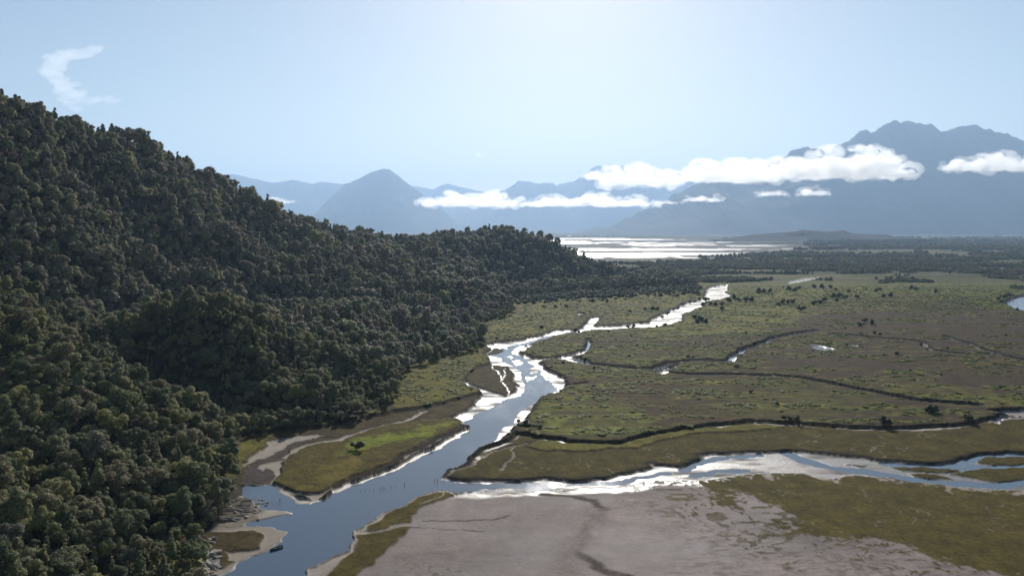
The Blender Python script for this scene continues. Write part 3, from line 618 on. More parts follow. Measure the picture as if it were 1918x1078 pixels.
def gn_scatter(name, pts, rot, scl, idx, protos, label, kind='stuff', cat=None):
    """one object whose points carry the meshes in protos"""
    c = bpy.data.collections.new(name + '_kinds')
    for k, me in enumerate(protos):
        po = bpy.data.objects.new('%s_kind_%02d' % (name, k), me); c.objects.link(po)
    me = bpy.data.meshes.new(name); me.vertices.add(len(pts)); me.vertices.foreach_set('co', np.ascontiguousarray(pts, np.float32).ravel())
    for nm, typ, arr in (('rz', 'FLOAT', rot), ('scl', 'FLOAT', scl), ('pick', 'INT', idx)):
        a = me.attributes.new(nm, typ, 'POINT'); a.data.foreach_set('value', np.ascontiguousarray(arr, np.float32 if typ == 'FLOAT' else np.int32))
    o = link(name, me)
    ng = bpy.data.node_groups.new(name, 'GeometryNodeTree')
    ng.interface.new_socket('Geometry', in_out='INPUT', socket_type='NodeSocketGeometry'); ng.interface.new_socket('Geometry', in_out='OUTPUT', socket_type='NodeSocketGeometry')
    gi = ng.nodes.new('NodeGroupInput'); go = ng.nodes.new('NodeGroupOutput')
    iop = ng.nodes.new('GeometryNodeInstanceOnPoints'); ci = ng.nodes.new('GeometryNodeCollectionInfo')
    ci.inputs['Collection'].default_value = c; ci.inputs['Separate Children'].default_value = True; ci.inputs['Reset Children'].default_value = True
    def attr(nm, typ):
        a = ng.nodes.new('GeometryNodeInputNamedAttribute'); a.data_type = typ; a.inputs['Name'].default_value = nm; return [s for s in a.outputs if s.enabled and s.name == 'Attribute'][0]
    iop.inputs['Pick Instance'].default_value = True
    cx = ng.nodes.new('ShaderNodeCombineXYZ')
    L = ng.links.new
    L(gi.outputs[0], iop.inputs['Points']); L(ci.outputs[0], iop.inputs['Instance']); L(attr('pick', 'INT'), iop.inputs['Instance Index'])
    L(attr('rz', 'FLOAT'), cx.inputs[2]); L(cx.outputs[0], iop.inputs['Rotation']); L(attr('scl', 'FLOAT'), iop.inputs['Scale'])
    L(iop.outputs[0], go.inputs[0])
    md = o.modifiers.new('scatter', 'NODES'); md.node_group = ng
    tag(o, label, cat, None, kind); return o

# --- forest trees: kinds
KIND = []        # (crown mesh, trunk mesh)
specs = [(22, 1700, 4.6, 4.4, 9.4, 0.0), (26, 1900, 5.2, 4.4, 9.8, 0.0), (18, 1500, 3.8, 5.4, 9.8, 0.25), (18, 1300, 3.0, 6.4, 10.2, 0.7), (24, 1700, 5.0, 3.6, 8.8, 0.0), (20, 1500, 4.2, 5.0, 10.0, 0.15), (16, 1200, 2.6, 5.6, 9.0, 0.85), (20, 1500, 4.0, 4.0, 7.6, 0.1)]
for k, (nl, nc, rx, rz, zc, cone) in enumerate(specs):
    KIND.append((make_crown('crown', 100 + k, nl, nc, rx, rz, zc, 0.36, m_leaf_near, cone=cone, core=0.72, lobe=(0.17, 0.36)), make_trunk('trunk', 200 + k, 10.5, 0.28)))
for c_, t_ in KIND: t_.materials.append(m_bark)
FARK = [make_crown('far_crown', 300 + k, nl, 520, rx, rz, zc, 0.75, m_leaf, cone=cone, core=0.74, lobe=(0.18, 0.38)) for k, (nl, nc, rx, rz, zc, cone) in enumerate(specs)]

# --- where they stand
def jitter_grid(x0, x1, y0, y1, s, r):
    xs = np.arange(x0, x1, s); ys = np.arange(y0, y1, s); a, b = np.meshgrid(xs, ys)
    return a.ravel() + r.uniform(-0.48, 0.48, a.size) * s, b.ravel() + r.uniform(-0.48, 0.48, a.size) * s
r_ = np.random.default_rng(5)
def in_poly_px(poly, X, Y):
    pw = np.array([ground(*p) for p in poly]); ins = np.zeros(len(X), bool)
    for a, b in zip(pw, np.roll(pw, -1, 0)):
        c = (a[1] > Y) != (b[1] > Y)
        if abs(b[1] - a[1]) > 1e-9: ins ^= c & (X < (b[0] - a[0]) * (Y - a[1]) / (b[1] - a[1]) + a[0])
    return ins
FOREST = [(-900, 1420), (340, 1420), (378, 1085)] + SHORE[1:] + [(1292, 530), (1150, 470), (900, 455), (-900, 455)]
sets = []
for y0_, y1_, s_ in ((120, 620, 4.6), (620, 1150, 6.4), (1150, 2100, 8.4)):
    X, Y = jitter_grid(-1000, 560, y0_, y1_, s_, r_)
    h = hill_at(X, Y); px, py, d = to_px(X, Y, h + 8)
    fp = in_poly_px(FOREST, X, Y)
    h = np.where(fp, np.maximum(h, 1.2), h)
    ok = ((h > 0.9) & ~fp & (Y > 1900) | fp | (h > 3)) & (px > -150) & (px < 2000) & (py < 1180) & (d > 60)
    sets.append((X[ok], Y[ok], h[ok]))
TX, TY, TH = [np.concatenate(q) for q in zip(*sets)]
nT = len(TX)
Tr = r_.uniform(0, 6.28, nT); Ts = np.clip(r_.lognormal(-0.08, 0.36, nT), 0.42, 1.9) * (0.82 + 0.36 * fbm(TX / 60, TY / 60, 81, 2))
Ts *= np.where(TH < 3, np.where((TY > 470) & (TY < 535), 0.6, 0.85), 1.0) * np.where(TY < 620, 0.76, np.where(TY < 1150, 0.92, 1.15))
spn = fbm(TX / 90, TY / 90, 83, 2); Tk = np.where(r_.random(nT) < 0.5, (spn * 13).astype(int) % 8, r_.integers(0, 8, nT)).astype(int)
px, py, d = to_px(TX, TY, TH + 8 * Ts)
size = Ts / d
vis = (px > -10) & (px < 1928) & (py > 0) & (py < 1085)
order = np.argsort(-np.where(vis, size, 0))
near = np.zeros(nT, bool); near[order[:300]] = True

q1, q2 = np.quantile(Ts[near], (0.33, 0.67))
def shade_word(k): return ['round', 'broad', 'oval', 'pointed', 'spreading', 'lobed', 'slender', 'bushy'][k]
for i in np.nonzero(near)[0]:
    k = Tk[i]
    e = empty('forest_tree', (TX[i], TY[i], TH[i] - 0.3), Tr[i], Ts[i])
    link('crown', KIND[k][0], None, e); link('trunk', KIND[k][1], None, e)
    x_, y_ = px[i], py[i]
    szw = 'small' if Ts[i] < q1 else ('large' if Ts[i] > q2 else 'middling')
    band = 'bottom edge of' if y_ > 1030 else 'low on' if y_ > 960 else 'lower middle of' if y_ > 890 else 'upper middle of' if y_ > 810 else 'high on' if y_ > 720 else 'top of'
    if TH[i] < 4: where = 'at waterline, %s' % ('by the pale boulders' if y_ > 1010 else 'by the brown cove' if y_ > 960 else 'by the driftwood point' if y_ > 900 else 'by the muddy side creek')
    else: where = '%s near slope, %s' % (band, 'at left edge' if x_ < 90 else 'left part' if x_ < 190 else 'right part' if x_ < 290 else 'river side')
    tag(e, '%s %s tree, %s' % (szw, shade_word(k), where), 'tree', 'evergreen trees on the near slope')
fo = ~near
nearish = fo & (TY < 620)
gn_scatter('near_forest', np.stack([TX, TY, TH - 0.3], 1)[nearish], Tr[nearish], Ts[nearish], Tk[nearish], [c for c, t in KIND], 'dense grey green forest covering the near slope behind the front trees')
rest = fo & ~nearish
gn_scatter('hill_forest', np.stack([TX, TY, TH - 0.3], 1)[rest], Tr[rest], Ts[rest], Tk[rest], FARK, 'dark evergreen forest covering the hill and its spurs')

# --- woods on the plain beyond the marsh: clumps of several trees
def make_clump(name, seed, n):
    r = np.random.default_rng(seed); Vs = []; Ts_ = []; nv = 0
    for _ in range(n):
        src = FARK[r.integers(0, 8)]
        v = np.empty(len(src.vertices) * 3, np.float32); src.vertices.foreach_get('co', v); v = v.reshape(-1, 3).copy()
        t = np.empty(len(src.polygons) * 3, np.int32); src.polygons.foreach_get('vertices', t); t = t.reshape(-1, 3)
        s = r.uniform(0.6, 1.15); v = v * s; v[:, 2] -= 3.2 * s
        v += np.array([r.uniform(-14, 14), r.uniform(-9, 9), 0])
        Vs.append(v); Ts_.append(t + nv); nv += len(v)
    me = np_mesh(name, np.concatenate(Vs), np.concatenate(Ts_)); me.materials.append(m_leaf); return me
CL = [make_clump('wood_clump', 400 + k, 6) for k in range(4)]
r2_ = np.random.default_rng(9)
Nn = 26000
pyc = 444 + (545 - 444) * r2_.random(Nn) ** 0.9; pxc = r2_.uniform(940, 2150, Nn)
XX, YY = ground(pxc, pyc)
cn = fbm(XX / 420, np.log(YY) * 15, 61, 5, 0.6)         # the same clearings as the ground shows
dens = 1 - sstep(0.45, 0.56, cn)
dens *= np.where(pyc > 515, sstep(0.46, 0.58, fbm(XX / 90, YY / 170, 87, 3)) * 1.0, 1.0)
dens *= np.where(pyc > 532, 0.35, 1.0)
tid = in_poly_px(TIDAL, XX, YY) | in_poly_px([(900, 442), (1520, 442), (1500, 468), (1395, 479), (1280, 485), (1140, 494), (900, 500)], XX, YY) & (r2_.random(Nn) < 0.985)
ok = (r2_.random(Nn) < dens) & ~tid & (hill_at(XX, YY) < 0.5) & ~in_poly_px([(1310, 534), (1375, 531), (1380, 565), (1310, 570)], XX, YY) & ~in_poly_px([(1460, 536), (1470, 527), (1540, 516), (1545, 522), (1500, 534)], XX, YY)
XX, YY = XX[ok], YY[ok]
nC = len(XX)
sc_ = r2_.uniform(0.7, 1.2, nC) * np.clip(YY / 2600, 0.55, 2.2)
gn_scatter('plain_woods', np.stack([XX, YY, np.full(nC, 0.8)], 1), np.where(r2_.random(nC) < 0.5, 0, math.pi) + r2_.uniform(-.3, .3, nC), sc_, r2_.integers(0, 4, nC), CL, 'low blue green woods spread over the flat plain beyond the marsh')

# --- tussocks and low scrub over the marsh
def make_tuft(name, seed, n, w, h, m):
    r = np.random.default_rng(seed); V = []; Fc = []
    for k in range(n):
        a = r.uniform(0, 6.28); q = r.uniform(0, w) ; x, y = math.cos(a) * q, math.sin(a) * q
        b = r.uniform(0, 6.28); lean = np.array([math.cos(a), math.sin(a)]) * r.uniform(0.1, 0.5) * h
        ww = r.uniform(0.12, 0.28) * w; hh = h * r.uniform(0.6, 1.1) * (1 - 0.35 * q / w)
        i = len(V)
        V += [(x - math.cos(b) * ww, y - math.sin(b) * ww, -0.2), (x + math.cos(b) * ww, y + math.sin(b) * ww, -0.2), (x + lean[0], y + lean[1], hh)]
        Fc.append((i, i + 1, i + 2))
    me = np_mesh(name, np.array(V), np.array(Fc)); me.materials.append(m); return me
TU = [make_crown('tussock', 500 + k, 5, 60, 1.7, 0.42, 0.12, 0.45, m_tuss, squash=0.5) for k in range(3)] + [make_crown('low_scrub', 520, 4, 60, 1.2, 0.9, 0.6, 0.35, m_shrub)]
sel = np.nonzero((hill0 < 0.5) & (T > 0.25) & (H > 0.5) & (PYf > 538) & (PYf < 1000) & (PXf > 700) & (PXf < 2000))[0]
wgt = (T[sel] * (0.15 + spots[sel])) * (Yf[sel] ** 3) * (0.15 + 0.85 * sstep(535, 640, PYf[sel]))       # even by ground area
pick = r_.choice(sel, 20000, p=wgt / wgt.sum())
ji = r_.uniform(-2.5, 2.5, (len(pick), 2))
gn_scatter('marsh_tussocks', np.stack([Xf[pick] + ji[:, 0], Yf[pick] + ji[:, 1], H[pick] - 0.15], 1), r_.uniform(0, 6.28, len(pick)), r_.uniform(0.7, 1.7, len(pick)), np.where(r_.random(len(pick)) < 0.012, 3, r_.integers(0, 3, len(pick))), TU, 'olive green tussock grass scattered over the high marsh')

# --- countable shrubs standing on the marsh
SK = [make_crown('shrub_crown', 600 + k, 5, 240, 2.6, 1.9, 1.7, 0.42, m_shrub) for k in range(4)]
ST = [make_trunk('shrub_stem', 620 + k, 2.0, 0.12, 0.1, 4) for k in range(2)]
for t_ in ST: t_.materials.append(m_bark)
def flat_h(x, y):
    j = int(np.argmin(np.abs(DY - y))); i = int(np.clip(np.searchsorted(us, x / t0[j]), 0, len(us) - 1)); return float(H[j * len(us) + i])
def shrub(px, py, s, label, group=None, kx=None):
    x, y = ground(px, py, 1.2); z = flat_h(x, y)
    k = random.randrange(4) if kx is None else kx
    e = empty('shrub', (x, y, max(z, 0.3) - 0.2), random.uniform(0, 6.28), s * (0.75 if py > 620 else 0.9))
    link('crown', SK[k], None, e); link('stem', ST[k % 2], None, e)
    tag(e, label, 'shrub', group); return e
shrub(668, 842, 1.7, 'dark rounded shrub alone on the grassy islet in the river'); 
shrub(1741, 776, 2.0, 'wide dark bush on the green marsh near the right edge'); shrub(1752, 776, 1.5, 'smaller dark bush touching the wide bush near the right edge')
shrub(1655, 799, 1.7, 'dark bush overhanging the marsh step left of the mud pool'); shrub(1664, 800, 1.3, 'small bush beside the bush overhanging the marsh step')
shrub(1813, 792, 1.6, 'bush on the marsh step beside the grey mud pool'); shrub(1823, 791, 1.1, 'little bush at the tip of the marsh step by the mud pool')
shrub(1014, 617, 1.3, 'lone shrub on the bank above the river bend')
shrub(1078, 620, 1.5, 'shrub on the point where the side creek joins the river'); shrub(1084, 622, 1.2, 'low shrub behind the point where the side creek joins')
for k, (px_, py_, s_) in enumerate([(975, 800, 1.0), (985, 797, 0.9), (1000, 803, 1.2), (1012, 806, 0.9), (972, 794, .8), (1470, 790, 1.1), (1480, 791, .9), (1493, 792, 1.2), (1560, 799, .8)]):
    shrub(px_, py_, s_, 'small dark shrub along the edge of the high marsh step', 'shrubs along the marsh step')
FAR_SH = [(1232, 583, 1.6), (1222, 582, 1.7), (1208, 582, 1.2), (1180, 585, 1.0), (1060, 577, 1.5), (1040, 577, 1.3), (1020, 578, 1.2), (1315, 572, 2.0), (1322, 566, 2.2), (1330, 573, 1.6), (1340, 574, 1.9), (1352, 574, 1.7), (1365, 566, 2.2), (1375, 562, 2.4), (1385, 566, 2.0), (1398, 566, 2.4), (1408, 565, 2.2), (1420, 550, 2.6), (1430, 549, 2.2), (1441, 548, 2.0), (1352, 582, 1.6), (1478, 545, 2.6), (1488, 547, 2.2), (1495, 543, 2.0), (1525, 540, 2.2), (1540, 541, 2.4), (1555, 541, 2.2), (1300, 598, 1.7), (1312, 603, 2.1), (1322, 606, 1.6), (1306, 606, 1.5), (1500, 584, 2.2), (1494, 580, 1.6), (1465, 570, 2.3), (1475, 570, 2.0), (1485, 569, 1.9), (1458, 573, 1.5), (1525, 572, 2.2), (1535, 570, 2.2), (1545, 566, 2.3), (1560, 560, 2.6), (1572, 558, 2.4), (1582, 560, 1.8), (1568, 566, 1.6), (1605, 559, 1.8), (1655, 558, 2.0), (1668, 557, 2.2), (1640, 548, 1.8), (1648, 545, 1.9), (1715, 545, 2.0), (1706, 543, 2.2), (1590, 549, 1.8), (1565, 546, 1.7), (1752, 549, 1.9), (1870, 563, 1.7), (1880, 560, 2.0), (1892, 556, 1.8), (1905, 583, 1.2), (1875, 568, 1.4), (1620, 605, 1.5), (1633, 609, 1.8), (1612, 612, 1.4), (1680, 667, 1.2), (1637, 627, 1.3), (1648, 630, 1.1), (1310, 562, 1.6), (1300, 566, 1.5), (1292, 567, 1.4), (1280, 571, 1.4), (1271, 577, 1.3), (1262, 580, 1.2), (1250, 588, 1.3), (1240, 594, 1.2), (1230, 612, 1.0), (1246, 612, 1.1), (1176, 612, 1.1), (1187, 611, 1.2)]
for px_, py_, s_ in FAR_SH:
    if px_ < 1130: lab, grp = 'low round shrub on the pasture left of the side creek', 'shrubs on the pasture left of the side creek'
    elif py_ > 560 and px_ < 1300: lab, grp = 'low shrub along the bank of the glittering river reach', 'shrubs along the glittering river reach'
    elif px_ < 1420: lab, grp = 'dark shrub crowding the bank where the river narrows', 'shrubs where the river narrows'
    elif px_ < 1600: lab, grp = 'dark shrub on the pale grass in front of the far woods', 'shrubs in front of the far woods'
    elif px_ > 1860: lab, grp = 'dark shrub on the shore of the blue pond', 'shrubs round the blue pond'
    else: lab, grp = 'scattered shrub on the brown marsh right of centre', 'shrubs on the brown marsh'
    shrub(px_, py_, s_, ('small ' if s_ < 1.45 else 'large ' if s_ > 2.05 else '') + lab, grp)
# low scrub belt in front of the far spur
sb = []
for _ in range(900):
    px_ = random.uniform(960, 1310); py_ = random.gauss(560 - (px_ - 960) * 0.055, 5.5)
    x, y = ground(px_, min(py_, 578), 1.0)
    if hill_at(x, y) < 2: sb.append((x, y, 1.2))
sb = np.array(sb)
gn_scatter('scrub_belt', sb, r_.uniform(0, 6.28, len(sb)), r_.uniform(0.8, 2.0, len(sb)), r_.integers(0, 4, len(sb)), SK, 'belt of low grey scrub between the far spur and the pasture')

# ------------------------------------------------------------------ rocks and driftwood on the left shore
m_rock = simple_mat('shore_rock', (0.16, 0.14, 0.115), (0.42, 0.37, 0.31), 1.2, 0.85, 0.2, 0.5)
m_drift = simple_mat('driftwood', (0.22, 0.19, 0.16), (0.42, 0.38, 0.33), 2.5, 0.85, 0.15, 0.3)
def rock_mesh(seed):
    bm = bmesh.new(); bmesh.ops.create_icosphere(bm, subdivisions=2, radius=1.0)
    for v in bm.verts:
        n_ = mnoise.noise(v.co * 1.3 + Vector((seed * 7, 0, 0))) * 0.45 + mnoise.noise(v.co * 3 + Vector((0, seed * 5, 0))) * 0.2
        v.co *= 1 + n_; v.co.z *= 0.6
    return bm_mesh('boulder', bm)
RK = [rock_mesh(k) for k in range(5)]
for q in RK: q.materials.append(m_rock)
rr_ = random.Random(3)
def rocks(box, n, s0, s1, label, group):
    for _ in range(n):
        a, b = rr_.random(), rr_.random()
        px_ = box[0] + (box[2] - box[0]) * a; py_ = box[1] + (box[3] - box[1]) * b
        x, y = ground(px_, py_, 0.6); z = max(flat_h(x, y), float(hill_at(x, y)), 0.05)
        o = link('boulder', RK[rr_.randrange(5)]); s = rr_.uniform(s0, s1)
        o.location = (x, y, z + 0.1 * s); o.rotation_euler = (rr_.uniform(-.3, .3), rr_.uniform(-.3, .3), rr_.uniform(0, 6.28)); o.scale = (s * rr_.uniform(1, 1.7), s, s * rr_.uniform(.7, 1.1))
        tag(o, ('little ' if s < s0 + 0.3 * (s1 - s0) else 'big ' if s > s0 + 0.68 * (s1 - s0) else '') + label, 'rock', group)
rocks((382, 1030, 408, 1076), 34, 0.5, 1.7, 'pale boulder heaped on the shore at the bottom edge', 'pale boulders at the bottom edge')
rocks((374, 1008, 400, 1028), 14, 0.4, 1.3, 'pale boulder beside the brown cove at the forest edge', 'pale boulders beside the brown cove')
rocks((430, 930, 500, 972), 40, 0.25, 0.9, 'stone on the rocky point above the pale sand spit', 'stones on the rocky point')
def log_mesh(seed, L=1.0):
    r = random.Random(seed); bm = bmesh.new(); prev = None; n_ = 7
    for k in range(7):
        t = k / 6; q = 0.055 * (1.25 - 0.6 * t); c = Vector((t - 0.5, math.sin(t * 5 + seed) * 0.03, math.sin(t * 3) * 0.02))
        ring = [bm.verts.new(c + Vector((0, math.cos(6.283 * i / n_) * q, math.sin(6.283 * i / n_) * q)) * r.uniform(.85, 1.15)) for i in range(n_)]
        if prev:
            for i in range(n_): bm.faces.new((prev[i], prev[(i + 1) % n_], ring[(i + 1) % n_], ring[i]))
        else: bm.faces.new(ring[::-1])
        prev = ring
    bm.faces.new(prev)
    # a stub of a branch
    s0 = Vector((0.1, 0.02, 0.03)); vs_ = [bm.verts.new(s0 + Vector(d)) for d in ((-.02, 0, 0), (.02, .02, 0), (.02, -.02, 0))]; tp = bm.verts.new(s0 + Vector((.09, .08, .09)))
    for i in range(3): bm.faces.new((vs_[i], vs_[(i + 1) % 3], tp))
    return bm_mesh('driftwood_log', bm, True)
LG = [log_mesh(k) for k in range(3)]
for q in LG: q.materials.append(m_drift)
for k in range(26):
    px_ = rr_.uniform(408, 470); py_ = 975 - (px_ - 408) * 0.42 + rr_.uniform(-16, 8)
    x, y = ground(px_, py_, 0.8); z = max(flat_h(x, y), float(hill_at(x, y)), 0.1)
    o = link('driftwood_log', LG[k % 3]); L_ = rr_.uniform(3, 7.5); o.scale = (L_, L_ * 0.8, L_ * 0.8)
    o.location = (x, y, z + 0.3); o.rotation_euler = (rr_.uniform(-.1, .1), rr_.uniform(-.12, .12), rr_.uniform(-0.5, 0.5))
    tag(o, ('short ' if L_ < 5.2 else 'long ') + 'bleached driftwood log stranded between trees and sand spit', 'log', 'driftwood logs behind the sand spit')

# ------------------------------------------------------------------ stakes standing in the river
m_stake = simple_mat('wet_timber', (0.02, 0.017, 0.015), (0.06, 0.05, 0.042), 5.0, 0.8, 0.3)
def stake_mesh(seed):
    r = random.Random(seed); bm = bmesh.new(); prev = None
    for k in range(5):
        t = k / 4; q = 0.13 * (1 - 0.35 * t); c = (0.12 * t * r.uniform(.5, 1), 0.05 * math.sin(3 * t), -0.8 + 2.6 * t)
        ring = [bm.verts.new((c[0] + math.cos(1.047 * i) * q * r.uniform(.8, 1.2), c[1] + math.sin(1.047 * i) * q, c[2] + (r.uniform(-.06, .06) if k == 4 else 0))) for i in range(6)]
        if prev:
            for i in range(6): bm.faces.new((prev[i], prev[(i + 1) % 6], ring[(i + 1) % 6], ring[i]))
        prev = ring
    bm.faces.new(prev); return bm_mesh('stake', bm)
SKM = [stake_mesh(k) for k in range(3)]
for q in SKM: q.materials.append(m_stake)
def stakes(L, label, group, s0=0.5, s1=1.0):
    for k, (px_, py_) in enumerate(L):
        x, y = ground(px_, py_); o = link('river_stake', SKM[k % 3]); o.location = (x, y, 0); s = rr_.uniform(s0, s1) * 0.75; o.scale = (s * 0.8, s * 0.8, s); o.rotation_euler = (rr_.uniform(-.12, .12), rr_.uniform(-.12, .12), rr_.uniform(0, 6.28))
        tag(o, label, 'stake', group)
stakes([(814, 902), (819.5, 902), (831.5, 899)], 'dark timber stake off the tip of the marsh point', 'stakes off the marsh point', 1.1, 1.6)
stakes([(758, 911)], 'single tall stake at the river end of the stake row', None, 1.5, 1.6)
stakes([(712, 917), (715, 917), (718, 916), (721, 916), (734, 914), (740, 913), (700, 918), (692, 919), (684, 920), (676, 921)], 'short dark stake in the row across the main river', 'row of stakes across the main river', 0.7, 1.1)
stakes([(524, 942)], 'tall stake at the end of the weir in the left bay', None, 1.7, 1.8)
stakes([(480, 944), (487, 943.5), (495, 944), (503, 943), (510, 943), (517, 942.5)], 'short stake of the old weir in the left bay', 'weir stakes in the left bay', 0.5, 0.9)

# ------------------------------------------------------------------ the boat and its rower
m_hull = simple_mat('hull_paint', (0.008, 0.012, 0.030), (0.014, 0.020, 0.045), 2.0, 0.4, 0.5)
m_gun = simple_mat('gunwale_paint', (0.30, 0.31, 0.33), (0.42, 0.43, 0.45), 3.0, 0.5, 0.4)
m_wood = simple_mat('bench_wood', (0.16, 0.12, 0.09), (0.26, 0.21, 0.16), 6.0, 0.7, 0.3)
m_black = simple_mat('motor_black', (0.01, 0.01, 0.011), (0.02, 0.02, 0.022), 4.0, 0.4, 0.5)
bx, by = ground(517, 1027.5)
ax, ay = ground(504, 1031); cx_, cy_ = ground(530, 1023)
hd = math.atan2(ay - cy_, ax - cx_)       # bow points to the left
boat = empty('boat', (bx, by, 0.0), hd)
tag(boat, 'dark blue open boat floating off the sand bay at lower left', 'boat')
def section(t):     # t 0 stern .. 1 bow
    w = 0.78 * (1 - max(0, (t - 0.45) / 0.55) ** 2.2) + 0.02; return w, 0.62 + 0.35 * max(0, t - 0.4) ** 1.5, -0.18 + 0.28 * max(0, t - 0.6) ** 1.5
bm = bmesh.new(); prev = None; LEN = 5.0; NS = 15
prof = [(1.0, 1.0), (0.97, 0.55), (0.80, 0.15), (0.0, 0.0), (-0.80, 0.15), (-0.97, 0.55), (-1.0, 1.0)]
rim = []
for k in range(NS):
    t = k / (NS - 1); w, top, keel = section(t)
    ring = [bm.verts.new(((t - 0.5) * LEN, a * w, keel + b * (top - keel))) for a, b in prof]
    inner = [bm.verts.new(((t - 0.5) * LEN * 0.97, a * w * 0.90, keel + 0.10 + b * (top - keel - 0.10))) for a, b in prof]
    if prev:
        for i in range(6):
            bm.faces.new((prev[0][i], prev[0][i + 1], ring[i + 1], ring[i])); bm.faces.new((prev[1][i + 1], prev[1][i], inner[i], inner[i + 1]))
        bm.faces.new((prev[0][0], ring[0], inner[0], prev[1][0])); bm.faces.new((prev[0][6], prev[1][6], inner[6], ring[6]))
    else:
        bm.faces.new(ring); bm.faces.new(inner[::-1])
    prev = (ring, inner); rim.append((t, w, top))
bmesh.ops.recalc_face_normals(bm, faces=bm.faces)
link('hull', bm_mesh('hull', bm), m_hull, boat)
for s in (-1, 1):
    bm = bmesh.new(); prev = None
    for t, w, top in rim:
        c = Vector(((t - 0.5) * LEN, s * w * 1.0, top + 0.02)); ring = [bm.verts.new(c + Vector((0, dy, dz))) for dy, dz in ((-.045, -.03), (.045, -.03), (.045, .035), (-.045, .035))]
        if prev:
            for i in range(4): bm.faces.new((prev[i], prev[(i + 1) % 4], ring[(i + 1) % 4], ring[i]))
        else: bm.faces.new(ring)
        prev = ring
    bm.faces.new(prev); bmesh.ops.recalc_face_normals(bm, faces=bm.faces)
    link('gunwale', bm_mesh('gunwale', bm), m_gun, boat)
def box_mesh(name, sx, sy, sz, bev=0.02):
    bm = bmesh.new(); bmesh.ops.create_cube(bm, size=1.0)
    for v in bm.verts: v.co = Vector((v.co.x * sx, v.co.y * sy, v.co.z * sz))
    bmesh.ops.bevel(bm, geom=list(bm.edges), offset=bev, segments=1, affect='EDGES'); return bm_mesh(name, bm)
for t in (-1.55, 0.1, 1.2):
    w, _, _ = section(t / LEN + 0.5); b = link('bench', box_mesh('bench', 0.28, w * 1.72, 0.05), m_wood, boat); b.location = (t, 0, 0.40)
mo = link('outboard_motor', box_mesh('outboard_motor', 0.34, 0.30, 0.42, 0.07), m_black, boat); mo.location = (-LEN / 2 - 0.2, 0, 0.82)
sh = link('motor_shaft', box_mesh('motor_shaft', 0.14, 0.10, 1.0, 0.03), m_black, mo); sh.location = (0, 0, -0.6)
ti = link('tiller', box_mesh('tiller', 0.55, 0.05, 0.05, 0.015), m_black, mo); ti.location = (0.42, 0.05, 0.02)
# seated person at the stern
m_cloth = simple_mat('dark_clothing', (0.012, 0.012, 0.016), (0.03, 0.03, 0.036), 6.0, 0.9, 0.1)
m_skin = simple_mat('skin', (0.30, 0.19, 0.13), (0.36, 0.23, 0.16), 8.0, 0.6, 0.3)
J = {'pelvis': (0, 0, 0.0, .17), 'waist': (.02, 0, .18, .16), 'chest': (.05, 0, .40, .19), 'neck': (.07, 0, .58, .07), 'head0': (.09, 0, .70, .105), 'head1': (.10, 0, .80, .10)}
ed = [('pelvis', 'waist'), ('waist', 'chest'), ('chest', 'neck'), ('neck', 'head0'), ('head0', 'head1')]
for s, nm in ((1, 'L'), (-1, 'R')):
    J.update({'hip' + nm: (.06, .11 * s, -.02, .11), 'knee' + nm: (.45, .16 * s, .06, .085), 'ank' + nm: (.50, .15 * s, -.34, .055), 'toe' + nm: (.68, .16 * s, -.38, .05),
              'sho' + nm: (.04, .20 * s, .47, .075), 'elb' + nm: (.10 if s > 0 else -.12, .30 * s, .22, .055), 'wri' + nm: (.32 if s > 0 else -.30, .20 * s, .12, .042), 'han' + nm: (.40 if s > 0 else -.38, .18 * s, .12, .045)})
    ed += [('pelvis', 'hip' + nm), ('hip' + nm, 'knee' + nm), ('knee' + nm, 'ank' + nm), ('ank' + nm, 'toe' + nm), ('chest', 'sho' + nm), ('sho' + nm, 'elb' + nm), ('elb' + nm, 'wri' + nm), ('wri' + nm, 'han' + nm)]
nm_ = list(J); me = bpy.data.meshes.new('person'); me.from_pydata([J[k][:3] for k in nm_], [(nm_.index(a), nm_.index(b)) for a, b in ed], []); me.update()
pers = link('person', me, m_cloth)
sk = pers.modifiers.new('skin', 'SKIN'); sl = me.skin_vertices[0].data
for k, q in enumerate(nm_): sl[k].radius = (J[q][3], J[q][3])
sl[0].use_root = True
pers.modifiers.new('smooth', 'SUBSURF').render_levels = 1
M_ = Matrix.Translation((bx, by, 0)) @ Matrix.Rotation(hd, 4, 'Z')
pers.matrix_world = M_ @ Matrix.Translation((-1.55, 0, 0.62))
tag(pers, 'person in dark clothing seated at the stern of the boat', 'person')
bm = bmesh.new(); bmesh.ops.create_uvsphere(bm, u_segments=12, v_segments=8, radius=0.112)
for v in bm.verts: v.co.z = max(v.co.z, -0.02) * 1.0
hat = link('hat', bm_mesh('hat', bm, True), m_black, pers); hat.location = (.095, 0, .80)
bm = bmesh.new(); bmesh.ops.create_uvsphere(bm, u_segments=10, v_segments=8, radius=0.082)
face = link('face', bm_mesh('face', bm, True), m_skin, pers); face.location = (.125, 0, .735)

